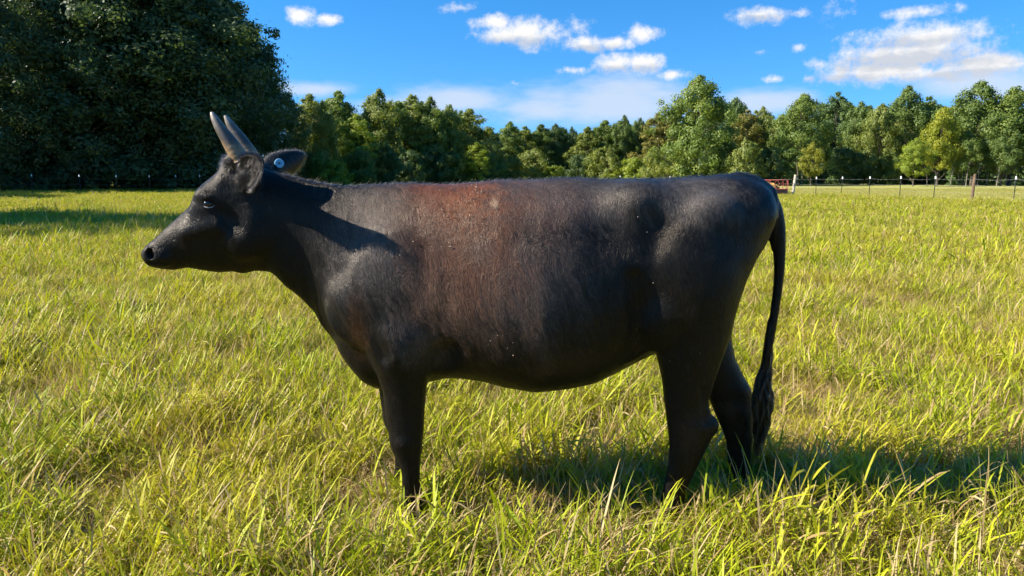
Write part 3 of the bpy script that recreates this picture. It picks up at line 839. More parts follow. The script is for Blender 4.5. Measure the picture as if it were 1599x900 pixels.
def leaves_mesh(name, C, N, size, hue, r2):
    n = len(C)
    N = N / np.linalg.norm(N, axis=1, keepdims=True)
    a = np.cross(N, r2.normal(size=(n, 3))); a /= np.linalg.norm(a, axis=1, keepdims=True)
    b = np.cross(N, a)
    s = size[:, None]
    V = np.stack([C - a * s, C - b * s * .55 + N * s * .12, C + a * s, C + b * s * .55 + N * s * .12], 1).reshape(-1, 3)
    F = np.arange(4 * n).reshape(n, 4)
    me = bpy.data.meshes.new(name)
    me.vertices.add(4 * n); me.vertices.foreach_set('co', V.astype(np.float32).ravel())
    me.loops.add(4 * n); me.loops.foreach_set('vertex_index', F.astype(np.int32).ravel())
    me.polygons.add(n); me.polygons.foreach_set('loop_start', np.arange(0, 4 * n, 4, dtype=np.int32))
    me.update(calc_edges=True)
    at_ = me.attributes.new('leaf', 'FLOAT_COLOR', 'POINT')
    col = np.stack([r2.random(n), hue, np.zeros(n), np.ones(n)], 1).repeat(4, 0)
    at_.data.foreach_set('color', col.astype(np.float32).ravel())
    me.materials.append(M_LEAF)
    return me
# a prototype tree is 10 m tall; kinds differ in the crown's outline and in how its boughs are packed
KINDS = {   # crown base, profile [(height, radius)], boughs, bough size, leaves, leaf size
    'round':  (.10, [(.08, .18), (.25, .31), (.45, .35), (.65, .31), (.82, .21), (.95, .09), (1, .015)], 190, (.035, .085), 24000, .0112),
    'tall':   (.06, [(.06, .14), (.2, .19), (.45, .20), (.7, .16), (.88, .085), (1, .008)], 150, (.028, .062), 18000, .0100),
    'dark':   (.03, [(.03, .22), (.2, .27), (.45, .28), (.7, .24), (.88, .15), (1, .02)], 230, (.028, .07), 30000, .0074),
    'spire':  (.05, [(.05, .16), (.2, .22), (.45, .23), (.7, .19), (.88, .10), (1, .01)], 170, (.026, .062), 27000, .0070),
    'dome':   (.04, [(.04, .22), (.25, .32), (.45, .35), (.65, .31), (.82, .22), (.95, .10), (1, .015)], 220, (.03, .075), 34000, .0074),
    'airy':   (.30, [(.30, .10), (.5, .21), (.7, .22), (.85, .14), (1, .015)], 75, (.03, .065), 10000, .0108),
    'canopy': (.22, [(.22, .16), (.4, .29), (.6, .31), (.8, .21), (.94, .09), (1, .01)], 150, (.04, .085), 18000, .0115),
    'shrub':  (.02, [(.02, .36), (.2, .48), (.5, .50), (.75, .38), (.92, .2), (1, .04)], 100, (.07, .14), 9000, .0240),
}
def make_tree(kind, seed):
    r2 = np.random.default_rng(seed)
    base, prof, nb, (b0, b1), nl, ls = KINDS[kind]
    Hh = 10.0
    ph, pr = np.array([p_[0] for p_ in prof]), np.array([p_[1] for p_ in prof])
    # boughs: leafy clumps set along the outline and inside it, in rough tiers
    hz = base + (1 - base) * r2.random(nb * 3) ** .85
    rad = np.interp(hz, ph, pr)
    hz, rad = hz[:nb], rad[:nb]
    ang = r2.random(nb) * 2 * math.pi
    rr = rad * np.sqrt(.25 + .75 * r2.random(nb)) * (.62 + .72 * r2.random(nb))
    lobes = 1 + .22 * np.sin(ang * 3 + seed) * (hz < .9)
    rr *= lobes
    BC = np.stack([rr * np.cos(ang), rr * np.sin(ang), hz], 1) * Hh
    bs = (b0 + (b1 - b0) * r2.random(nb)) * Hh * np.clip(.45 + rad / pr.max() * .7, .45, 1)
    BC[:, 2] -= bs * .5 * (hz > .9)
    wgt = bs ** 2; wgt /= wgt.sum()
    which = r2.choice(nb, nl, p=wgt)
    d = r2.normal(size=(nl, 3)); d /= np.linalg.norm(d, axis=1, keepdims=True)
    rad_l = (.40 + .60 * r2.random(nl) ** .5) * (1 + .28 * r2.normal(size=nl))
    squash = np.array((1.0, 1.0, .92))
    Cn = BC[which] + d * (bs[which] * rad_l)[:, None] * squash
    out_ = BC[which] * np.array((1, 1, 0)) ; out_ /= np.maximum(np.linalg.norm(out_, axis=1, keepdims=True), .1)
    Nn = d * 1.0 + out_ * .45 + np.array((0, 0, .2)) + r2.normal(size=(nl, 3)) * .42
    size = Hh * ls * (.6 + .8 * r2.random(nl))
    hue = np.clip(r2.random(nb)[which] * .75 + r2.random(nl) * .4, 0, 1)
    me_c = leaves_mesh('crown', Cn, Nn, size, hue, r2)
    # trunk with limbs that reach the boughs
    parts = []
    lean = r2.normal(size=2) * .12
    tp_ = [(lean[0] * t * t, lean[1] * t * t, Hh * t * .93 - .15) for t in np.linspace(0, 1, 8)]
    tr = .016 * Hh if kind != 'shrub' else .012 * Hh
    parts.append(tube(tp_, [tr * (1.35 if i == 0 else 1) * (1 - .85 * i / 7) for i in range(8)], 8))
    for i in r2.choice(nb, min(26, nb), replace=False):
        e = BC[i]; h0 = max(.06 * Hh, e[2] - .22 * Hh * (.5 + r2.random()))
        t = h0 / (Hh * .93)
        a0 = np.array((lean[0] * t * t, lean[1] * t * t, h0)); mid = (a0 + e) / 2 + np.array((0, 0, -.02 * Hh))
        r0 = tr * (1 - .85 * t) * .55
        parts.append(tube([a0, mid, e], [r0, r0 * .6, r0 * .2], 5, caps=False))
    V, F = merge(parts)
    me_t = bpy.data.meshes.new('trunk')
    me_t.from_pydata([tuple(map(float, v)) for v in V], [], F)
    me_t.polygons.foreach_set('use_smooth', [True] * len(me_t.polygons))
    me_t.materials.append(M_BARK)
    return me_t, me_c
PROTO = {}
for k_, nvar in (('round', 3), ('tall', 3), ('dark', 3), ('spire', 2), ('dome', 2), ('airy', 2), ('canopy', 2), ('shrub', 3)):
    PROTO[k_] = [make_tree(k_, 100 + 17 * i + len(k_)) for i in range(nvar)]
tree_n = 0
def tree(kind, x, y, h, w, col, name, label, cat, group=None, rot=None):
    """w scales the crown's breadth; col is the leaf colour."""
    global tree_n
    tree_n += 1
    me_t, me_c = PROTO[kind][tree_n % len(PROTO[kind])]
    o = empty(name, (x, y, gz(x, y)), label, cat, group)
    s = h / 10.0
    o.scale = (s * w, s * w, s)
    o.rotation_euler.z = random.random() * 6.28 if rot is None else rot
    for nm, me in (('trunk', me_t), ('crown', me_c)):
        c_ = bpy.data.objects.new(nm, me)
        COL.objects.link(c_); c_.parent = o
        if nm == 'crown': c_.color = (*col, 1)
    return o
def seen(px, top, Y):                     # ground position and height of a tree whose top is seen at a pixel, at depth Y
    w = at(px, top, Y)
    return w[0], Y, w[2]
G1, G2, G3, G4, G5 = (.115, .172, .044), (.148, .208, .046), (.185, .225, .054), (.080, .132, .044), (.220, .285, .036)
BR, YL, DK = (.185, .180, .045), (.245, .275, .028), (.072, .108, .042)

# the shaded wood on the left
LW = [(-70, -40, 57, 'dark', 1.0, 'dark leafy tree at the left edge of the shaded wood'), (22, -60, 61, 'dome', .85, 'dark tree, first inside the photo at the left edge'),
      (98, -70, 63, 'dark', 1.05, 'dark tree second from the left edge of the wood'), (168, -90, 65, 'spire', 1.5, 'dark tall tree third from the left edge of the wood'),
      (232, -70, 67, 'dark', 1.05, 'dark tall tree left of the cow\'s horn tips'), (292, -75, 69, 'spire', 1.45, 'dark tall tree straight above the cow\'s brow'),
      (304, -55, 72, 'dome', .62, 'dark tall tree straight behind the cow\'s horns'), (334, -26, 74, 'spire', 1.0, 'tall tree whose crown ends the shaded wood against the blue sky'),
      (366, 8, 76, 'airy', 1.0, 'open-crowned tree on the sky edge of the shaded wood'), (390, 66, 79, 'spire', .95, 'lower tree stepping down at the right end of the shaded wood'), (420, 112, 84, 'spire', .95, 'small dark tree just left of the tagged ear'), (450, 146, 88, 'spire', 1.0, 'low dark tree above the tagged ear, last of the shaded wood')]
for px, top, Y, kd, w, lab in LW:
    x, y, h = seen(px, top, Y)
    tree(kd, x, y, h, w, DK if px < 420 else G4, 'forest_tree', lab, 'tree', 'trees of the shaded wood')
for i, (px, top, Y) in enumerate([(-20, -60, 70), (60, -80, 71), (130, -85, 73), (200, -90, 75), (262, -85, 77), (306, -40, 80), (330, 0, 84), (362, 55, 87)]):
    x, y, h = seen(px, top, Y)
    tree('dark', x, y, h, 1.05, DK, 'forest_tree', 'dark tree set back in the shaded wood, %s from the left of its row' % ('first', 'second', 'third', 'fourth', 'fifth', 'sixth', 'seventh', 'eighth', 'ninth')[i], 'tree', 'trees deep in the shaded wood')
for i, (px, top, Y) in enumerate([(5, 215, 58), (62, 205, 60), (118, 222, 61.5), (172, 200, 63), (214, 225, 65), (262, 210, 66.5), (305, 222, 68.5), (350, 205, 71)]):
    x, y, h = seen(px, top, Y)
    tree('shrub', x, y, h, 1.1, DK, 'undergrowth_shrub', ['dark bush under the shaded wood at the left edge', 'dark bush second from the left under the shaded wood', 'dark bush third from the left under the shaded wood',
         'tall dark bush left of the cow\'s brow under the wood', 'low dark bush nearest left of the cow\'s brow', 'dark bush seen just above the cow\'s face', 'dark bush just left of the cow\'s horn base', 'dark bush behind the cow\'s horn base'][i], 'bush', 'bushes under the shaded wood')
# trees left of the frame whose shadows fall on the wood and across the grass
for i, (x, y, h) in enumerate([(-52, 41, 17), (-54, 47, 18), (-58, 53, 19), (-64, 58, 20), (-66, 44, 19), (-70, 50, 20), (-32, 17.5, 19), (-39, 16.8, 20), (-60, 36, 17)]):
    tree('dark', x, y, h, 1.05, DK, 'forest_tree', 'dark tree beyond the left border whose shadow falls on the grass', 'tree', 'trees left of the view')

# the sunlit wood behind: px, top row, depth, kind, breadth, colour, label
FAR = [
 (482, 146, 96, 'tall', 1.25, G3, 'slim pale green tree just right of the tagged ear'),
 (503, 158, 92, 'round', .55, G3, 'mid green tree between the tagged ear and the bright yellow-green one'),
 (528, 142, 104, 'tall', 1.2, G2, 'slim dark green tree with a pointed top above the neck'),
 (556, 178, 96, 'tall', 1.45, G5, 'bright yellow-green tree above the cow\'s neck'),
 (592, 140, 106, 'round', .78, G3, 'tall broad tree above the horn shadow on the neck'),
 (622, 158, 110, 'tall', 1.3, G2, 'dark slim tree right of the tall broad one'),
 (645, 147, 112, 'tall', 1.3, G3, 'pale slim pointed tree above the withers'),
 (672, 152, 112, 'round', .70, G2, 'olive green round tree above the withers'),
 (702, 163, 114, 'round', .62, G2, 'dark round tree above the brown patch on the back'),
 (733, 170, 118, 'tall', 1.4, G3, 'olive slim tree above the pale flecks on the back'),
 (745, 222, 108, 'tall', 1.5, G5, 'small bright green spire in front of the dark gap'),
 (764, 200, 126, 'dark', .9, G4, 'low dark tree at the notch of the tree line'),
 (796, 190, 142, 'tall', 1.3, G2, 'slim tree right of the notch of the tree line'),
 (820, 197, 146, 'tall', 1.4, G3, 'olive slim tree second right of the notch'),
 (845, 194, 148, 'tall', 1.4, G1, 'dark slim tree third right of the notch'),
 (868, 193, 150, 'round', .60, G4, 'dark round tree above the middle of the back'),
 (893, 199, 150, 'round', .55, G4, 'very dark tree beside the pale bare trunk'),
 (918, 198, 144, 'tall', 1.4, G3, 'thin yellowish tree with a pale trunk above the loin'),
 (945, 188, 148, 'tall', 1.4, G2, 'pointed olive tree above the loin'),
 (975, 181, 146, 'round', .52, G1, 'dark green tree with twin tops, left one'),
 (1000, 184, 148, 'round', .50, G4, 'dark green tree with twin tops, right one'),
 (1030, 176, 138, 'tall', 1.5, BR, 'yellow-brown leaved tree left of the biggest tree'),
 (1093, 119, 106, 'round', 1.0, G2, 'biggest round tree of the far wood, above the hip'),
 (1150, 152, 122, 'round', .62, G4, 'dark tree close right of the biggest tree'),
 (1168, 172, 118, 'airy', 1.1, BR, 'thin olive-brown tree right of the biggest tree'),
 (1192, 168, 122, 'round', .62, G3, 'olive tree above the tail head'),
 (1222, 178, 116, 'round', .60, G2, 'low mid green tree right of the tail head'),
 (1256, 146, 108, 'round', .80, G2, 'round green tree above the second metal fence post'),
 (1308, 143, 124, 'airy', 1.0, G4, 'open-crowned dark tree with a jagged top'),
 (1345, 158, 118, 'round', .66, G1, 'green tree between the jagged tree and the next tall one'),
 (1378, 162, 112, 'round', .72, G3, 'olive round tree above the third metal post'),
 (1420, 135, 116, 'round', .74, G1, 'tall round tree left of the bright yellow-green one'),
 (1452, 150, 118, 'airy', 1.0, G1, 'thin dark tree beside the bright yellow-green crown'),
 (1474, 166, 102, 'canopy', .75, YL, 'bright yellow-green tree in the wood on the right'),
 (1533, 128, 106, 'canopy', .95, G1, 'tall dark green tree, second from the right border'),
 (1592, 134, 104, 'canopy', 1.0, G2, 'tall green tree cut by the right border'),
 (1660, 128, 104, 'round', .9, G1, 'green tree just past the right border'),
]
for px, top, Y, kd, w, col, lab in FAR:
    x, y, h = seen(px, top, Y)
    tree(kd, x, y, h, w, col, 'tree', lab, 'tree', 'front trees of the sunlit wood')
# smaller trees and bushes along its edge
EDGE = [
 (470, 232, 88, 'shrub', .9, G1, 'bush right under the tagged ear'), (500, 238, 87, 'shrub', .8, G2, 'mid green bush right of the tagged ear'), (522, 250, 86, 'shrub', 1.0, G5, 'bright bush low above the neck wrinkles'),
 (560, 232, 92, 'shrub', .9, G1, 'dark bush under the bright yellow-green tree'), (598, 222, 98, 'shrub', .8, G4, 'dark tall bush above the shoulder'), (640, 235, 102, 'shrub', .9, G4, 'dark low bush above the withers'),
 (680, 228, 106, 'shrub', .9, G4, 'dark bush above the brown patch'), (716, 240, 108, 'shrub', .9, G1, 'dark bush left of the small bright spire'), (770, 240, 116, 'shrub', 1.0, G1, 'bush in the notch of the tree line'),
 (798, 245, 130, 'shrub', 1.1, G3, 'yellowish bush right of the notch'), (836, 232, 134, 'shrub', 1.0, G3, 'tall yellowish bush above the back'), (866, 258, 132, 'shrub', 1.2, G5, 'small bright bush above the back'),
 (905, 240, 140, 'shrub', .9, G4, 'black-green bush above the loin'), (948, 228, 136, 'shrub', .9, G3, 'yellow-green bush right of the pale trunk'), (990, 246, 132, 'shrub', 1.2, G5, 'bright bush under the twin-topped trees'),
 (1022, 236, 128, 'shrub', 1.0, G3, 'yellow-green bush under the yellow-brown tree'), (1052, 240, 112, 'shrub', 1.0, G3, 'yellow-green bush left under the biggest tree'), (1140, 222, 104, 'shrub', .8, G1, 'dark bush right under the biggest tree'),
 (1165, 218, 100, 'shrub', .75, G3, 'yellowish bush above the tail head'), (1205, 230, 104, 'shrub', .8, G4, 'dark bush behind the red hay ring'), (1236, 232, 104, 'shrub', .8, G2, 'green bush above the pale corner post'),
 (1270, 222, 98, 'canopy', .8, (.21, .225, .03), 'small yellow-leaved tree right of the corner post'), (1315, 228, 112, 'shrub', .9, G4, 'dark bush behind the third and fourth posts'), (1352, 235, 112, 'shrub', .9, G4, 'dark low bush behind the fifth post'),
 (1392, 236, 110, 'shrub', .8, G1, 'bush behind the sixth post'), (1432, 216, 98, 'canopy', .95, G5, 'small bright green tree with a pale trunk left of the wooden post'), (1478, 240, 112, 'shrub', .8, G4, 'dark bush left behind the wooden post'),
 (1512, 205, 102, 'canopy', .9, G2, 'low spreading tree right above the wooden post'), (1572, 195, 101, 'canopy', .9, G1, 'low spreading tree above the last metal post'),
]
for px, top, Y, kd, w, col, lab in EDGE:
    x, y, h = seen(px, top, Y)
    tree(kd, x, y, h, w, col, 'bush' if kd == 'shrub' else 'tree', lab, 'bush' if kd == 'shrub' else 'tree', 'bushes and small trees along the wood')
# deeper rows that close the wood: one tree in each gap, one behind each front tree
r3 = np.random.default_rng(5)
SHORT = ['slim tree by the tag', 'mid green second tree', 'slim dark pointed tree', 'bright yellow-green tree', 'tall broad tree', 'dark slim neighbour', 'pale pointed tree', 'olive round tree', 'dark round tree', 'olive slim tree',
 'small bright spire', 'low dark notch tree', 'slim tree past notch', 'second tree past notch', 'third tree past notch', 'dark mid-back tree', 'very dark tree', 'thin pale-trunked tree', 'pointed loin tree', 'left twin top', 'right twin top',
 'yellow-brown tree', 'biggest tree', 'its dark right neighbour', 'thin olive-brown tree', 'olive tail-head tree', 'low tree past tail', 'round tree by post two', 'jagged tree', 'tree past jagged one', 'olive round post-three tree', 'tall round tree', 'thin dark tree',
 'bright tree on the right', 'tall second-last tree', 'border tree', 'tree past the border']
def deep(px, top, Y, lab):
    x, y, h = seen(px, top, Y)
    tree(('tall', 'round', 'dark', 'airy')[int(r3.integers(4))], x, y, h, .8 + .35 * r3.random(), (G1, G2, G4, G4, G3)[int(r3.integers(5))], 'tree', lab, 'tree', 'trees deep in the sunlit wood')
for i in range(len(FAR)):
    px, top, Y = FAR[i][:3]
    deep(px + r3.normal() * 4, max(top, 150) + 3 + 14 * r3.random(), Y + 20 + 4 * r3.random(), 'farther tree whose top shows behind ' + SHORT[i])
    if i + 1 < len(FAR):
        q_ = FAR[i + 1]
        deep((px + q_[0]) / 2 + r3.normal() * 3, max(150, (top + q_[1]) / 2) + 3 + 11 * r3.random(), max(Y, q_[2]) + 9 + 4 * r3.random(), 'tree set back between %s and %s' % (SHORT[i], SHORT[i + 1]))
for i, px in enumerate(range(1085, 1240, 22)):
    deep(px, 200, 132 + i % 3, 'low tree in the dark depth, %s of eight right of the biggest tree' % ('first', 'second', 'third', 'fourth', 'fifth', 'sixth', 'seventh', 'eighth')[i])
# undergrowth that fills the wood behind its front trees
ru = np.random.default_rng(77)
nu = 26000
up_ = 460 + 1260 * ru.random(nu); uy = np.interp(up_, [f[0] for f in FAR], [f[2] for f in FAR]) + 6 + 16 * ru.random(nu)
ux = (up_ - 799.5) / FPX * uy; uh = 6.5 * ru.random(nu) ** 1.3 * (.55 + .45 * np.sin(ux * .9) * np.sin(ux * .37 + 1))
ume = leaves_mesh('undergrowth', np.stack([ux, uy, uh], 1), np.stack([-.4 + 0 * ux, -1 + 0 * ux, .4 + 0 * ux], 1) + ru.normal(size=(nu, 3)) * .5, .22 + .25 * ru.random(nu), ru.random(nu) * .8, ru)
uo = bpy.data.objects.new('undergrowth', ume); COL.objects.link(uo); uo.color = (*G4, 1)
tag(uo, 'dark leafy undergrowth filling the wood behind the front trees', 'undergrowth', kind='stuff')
# slim bare trunks of saplings at the wood's edge on the right
M_PALE = simple_mat('pale_bark', (.26, .22, .17), .85, .2, .0, 5, (.15, .125, .095))
for i, px in enumerate((1448, 1484, 1496, 1508, 1526, 1541, 1556, 1570, 1583, 1246, 1252)):
    b_ = at(px, 289, 100 + (i % 3)); hh = 3.2 + (i * 37 % 10) * .14
    x, y = b_[0], b_[1]
    o = empty('sapling', (x, y, gz(x, y)), 'slim bare sapling at the dark wood edge on the right, %s from the left' % ('first', 'second', 'third', 'fourth', 'fifth', 'sixth', 'seventh', 'eighth', 'ninth')[i] if px > 1300 else ('left', 'right')[i - 9] + ' one of two slim pale saplings by the corner post', 'sapling', 'saplings at the edge of the wood' if px > 1300 else 'saplings by the corner post')
    l_ = r3.normal() * .35
    V, F = tube([(0, 0, -.1), (l_ * .3, 0, hh * .4), (l_, .1, hh * .8), (l_ * 1.5, .15, hh)], [.06, .05, .035, .012], 6)
    mesh_obj('trunk', V, F, M_PALE, o, smooth=True)
    tw = []
    for k in range(7):
        t = .35 + .09 * k; z = hh * t; sgn = (-1) ** k
        tw.append(tube([(l_ * t, .05, z), (l_ * t + sgn * .35, .05, z + .35)], [.014, .004], 4))
    V, F = merge(tw)
    mesh_obj('twigs', V, F, M_PALE, o)

# ------------------------------------------------------------------ fences
M_STEEL = simple_mat('green_steel_post', (.028, .040, .026), .6, .4, .3, 30)
M_WHITE = simple_mat('white_cap', (.78, .78, .74), .5, .4, .1, 40)
M_WIRE = simple_mat('wire', (.30, .29, .27), .45, .5, .2, 10, metallic=.6)
M_WOOD = simple_mat('weathered_wood', (.20, .135, .085), .85, .2, 0, 6, (.11, .075, .05), .006)
M_PALEWOOD = simple_mat('pale_wood', (.50, .45, .34), .85, .2, 0, 7, (.33, .29, .22), .006)
def box(cx, cy, z0, z1, hx, hy):
    V = [(cx + sx * hx, cy + sy * hy, z) for z in (z0, z1) for sx, sy in ((-1, -1), (1, -1), (1, 1), (-1, 1))]
    return V, [(3, 2, 1, 0), (4, 5, 6, 7), (0, 1, 5, 4), (1, 2, 6, 5), (2, 3, 7, 6), (3, 0, 4, 7)]
def tpost_mesh():
    parts = [box(0, 0, -.3, 1.36, .020, .004), box(0, .018, -.3, 1.359, .004, .0135)]
    for k in range(20): parts.append(box(0, -.0075, .15 + k * .055, .165 + k * .055, .008, .0032))
    return merge(parts)
def cap_mesh(): return merge([tube([(0, .008, 1.25), (0, .008, 1.38), (0, .008, 1.395)], [.036, .034, .02], 8), tube([(0, -.03, 1.27), (0, -.055, 1.27)], [.016, .012], 6)])
post0 = cap0 = None
def steel_post(root, x, y, lean=0):
    global post0, cap0
    if post0 is None:
        post0 = mesh_obj('metal_post', *tpost_mesh(), M_STEEL, root); p_ = post0
        cap0 = mesh_obj('cap', *cap_mesh(), M_WHITE, p_, smooth=True)
    else:
        p_ = post0.copy(); COL.objects.link(p_); p_.parent = root
        c_ = cap0.copy(); COL.objects.link(c_); c_.parent = p_
    p_.location = Vector((x, y, gz(x, y))) - root.location
    p_.rotation_euler = (0, lean, .3)
    return p_
def wire_run(root, pts, hs, r=.0028):
    for h in hs:
        path = []
        for (x0, y0), (x1, y1) in zip(pts, pts[1:]):
            for t in (0, .25, .5, .75): path.append((x0 + (x1 - x0) * t, y0 + (y1 - y0) * t, gz(x0, y0) + h - .05 * math.sin(math.pi * t)))
        path.append((*pts[-1], h))
        V, F = tube([Vector(p_) - root.location for p_ in path], [r] * len(path), 5)
        mesh_obj('wire', V, F, M_WIRE, root)
FP = [(25.2 - .757 * i, 35.9 + 2.13 * i) for i in range(-3, 8)]
fence = empty('wire_fence', (20, 40, 0), 'wire fence on white-capped metal posts across the pasture on the right', 'fence')
rp = random.Random(3)
for i, (x, y) in zip(range(-3, 8), FP):
    if i in (1, 7): continue
    steel_post(fence, x, y, rp.uniform(-.015, .03))
def round_post(root, name, x, y, h, r, mat, lean=0):
    V, F = tube([(lean * t * h, 0, -.3 + t * (h + .3)) for t in (0, .3, .6, .9, 1)], [r * 1.05, r, r * .97, r * .93, r * .85], 12)
    V = [v + Vector((.006 * math.sin(9 * v.z + 3 * v.x / r), 0, 0)) for v in V]
    return mesh_obj(name, V, F, mat, root, smooth=False, loc=Vector((x, y, gz(x, y))) - root.location)
round_post(fence, 'wooden_post', *FP[4], 1.5, .08, M_WOOD, .05)
round_post(fence, 'corner_post', *FP[10], 1.56, .105, M_PALEWOOD, .10)
wire_run(fence, FP, (1.24, .92, .55))
# its far arm runs on behind the cow
FQ = [FP[10], (16.9, 56.8), (13.8, 62.7), (10.4, 69)]
for x, y in FQ[1:]: steel_post(fence, x, y)
wire_run(fence, FQ, (1.24, .92))
# fence along the shaded wood
wf = empty('wire_fence', (-35, 58, 0), 'thin fence of white-capped posts in front of the shaded wood', 'fence')
LP = [(at(px, 290, Y)[0], Y) for px, Y in ((-28, 49.5), (50, 51), (125, 53), (182, 54.5), (234, 56), (275, 57.5), (313, 59), (352, 60.5))]
for x, y in LP: steel_post(wf, x, y, rp.uniform(-.02, .02)).scale = (1, 1, 1.1)
wire_run(wf, LP, (1.25, .8))

# ------------------------------------------------------------------ hay ring feeder and its bale
M_RED = simple_mat('red_paint', (.42, .065, .055), .55, .4, 0, 9, (.33, .085, .07))
M_RUST = simple_mat('rusty_sheet', (.20, .085, .065), .75, .3, 0, 7, (.13, .055, .042))
M_HAY = simple_mat('hay', (.52, .30, .10), .95, .1, 0, 18, (.34, .19, .06), .05)
HX, HY, HR = 18.4, 51.1, 1.2
ring = empty('hay_ring', (HX, HY, gz(HX, HY)), 'red metal hay ring feeder behind the cow\'s rump beside the corner post', 'hay feeder')
def hoop(z, r, tr): return tube([(HR * math.cos(a) * r, HR * math.sin(a) * r, z) for a in np.linspace(0, 2 * math.pi, 41)], [tr] * 41, 8, caps=False)
mesh_obj('top_rail', *hoop(1.18, 1, .026), M_RED, ring, smooth=True)
mesh_obj('middle_rail', *hoop(.55, 1, .022), M_RED, ring, smooth=True)
V, F = [], []
for a in np.linspace(0, 2 * math.pi, 40, endpoint=False):
    for z, r in ((.02, 1), (.53, 1), (.53, .985), (.02, .985)): V.append((HR * r * math.cos(a), HR * r * math.sin(a), z))
for i in range(40):
    for k in range(4): F.append((i * 4 + k, (i + 1) % 40 * 4 + k, (i + 1) % 40 * 4 + (k + 1) % 4, i * 4 + (k + 1) % 4))
mesh_obj('skirt', V, F, M_RUST, ring)
for k in range(16):
    a = 2 * math.pi * k / 16; b_ = a + .12 * (1 if k % 2 else -1)
    V, F = tube([(HR * math.cos(a), HR * math.sin(a), .53), (HR * math.cos(b_), HR * math.sin(b_), .9), (HR * math.cos(a), HR * math.sin(a), 1.17)], [.018] * 3, 6)
    mesh_obj('bar', V, F, M_RED, ring)
bv, bf = [], []
rh = np.random.default_rng(2)
for i, (r, z) in enumerate(((.95, .03), (.98, .25), (.95, .50), (.8, .72), (.5, .86), (.15, .92))):
    for k in range(28):
        a = 2 * math.pi * k / 28; q = r * .78 * (1 + .08 * rh.normal())
        bv.append((q * math.cos(a) - .12, q * math.sin(a), max(.02, z + .04 * rh.normal() + .12 * math.cos(a + 2))))
for i in range(5):
    for k in range(28): bf.append((i * 28 + k, i * 28 + (k + 1) % 28, (i + 1) * 28 + (k + 1) % 28, (i + 1) * 28 + k))
bf.append(tuple(5 * 28 + k for k in range(28)))
tag(mesh_obj('hay_bale', bv, bf, M_HAY, loc=(HX, HY, gz(HX, HY))), 'loose orange-brown hay bale inside the red hay ring', 'hay bale')
# red gate seen over the cow's rump
gate = empty('metal_gate', (17.3, 53.7, 0), 'red tubular gate just over the cow\'s rump, left of the hay ring', 'gate')
for k, z in enumerate((.35, .65, .95, 1.32)):
    V, F = tube([(-2.6, 0, z), (0.55, 0, z)], [.024] * 2, 8); mesh_obj('rail', V, F, M_RED, gate, smooth=True)
for x in (-2.6, -1.0, .55):
    V, F = tube([(x, .003, .3), (x, .003, 1.34)], [.022] * 2, 8); mesh_obj('upright', V, F, M_RED, gate, smooth=True)
V, F = tube([(.75, .02, -.3), (.76, .02, .6), (.76, .02, 1.45)], [.07, .066, .06], 10); mesh_obj('gate_post', V, F, M_PALEWOOD, gate, smooth=True)
# ------------------------------------------------------------------ grass
def grass_material():
    m, T, out = new_mat('grass_blades')
    at_ = T.n('ShaderNodeAttribute', attribute_name='blade')
    r = T.n('ShaderNodeSeparateColor', ins={0: at_.outputs['Color']})
    hue, dead, hgt = r.outputs[0], r.outputs[1], r.outputs[2]
    pos = T.n('ShaderNodeNewGeometry').outputs['Position']
    patch = T.noise(pos, .9, 4, .6)
    big = T.noise(pos, .16, 3, .5)
    g = T.mix(hue, (.21, .27, .009), (.45, .47, .016))
    g = T.mix(T.rng(patch, .42, .68), g, (.46, .415, .032))
    g = T.mix(T.m('MULTIPLY', T.rng(big, .45, .7), .5), g, (.29, .32, .015))
    d = T.mix(hue, (.34, .225, .09), (.54, .42, .20))
    g = T.mix(T.m('MULTIPLY', beyond_fence(T, pos), .7), g, (.43, .42, .14))
    c = T.mix(dead, g, d)
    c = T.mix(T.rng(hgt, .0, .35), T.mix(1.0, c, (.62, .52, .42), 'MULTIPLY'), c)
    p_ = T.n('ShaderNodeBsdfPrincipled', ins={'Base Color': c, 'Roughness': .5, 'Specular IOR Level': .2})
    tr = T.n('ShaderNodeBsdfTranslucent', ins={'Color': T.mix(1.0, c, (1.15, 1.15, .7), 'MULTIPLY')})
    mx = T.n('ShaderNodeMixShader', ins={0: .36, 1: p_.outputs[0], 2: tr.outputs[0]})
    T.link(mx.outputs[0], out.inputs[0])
    return m
M_GRASS = grass_material()

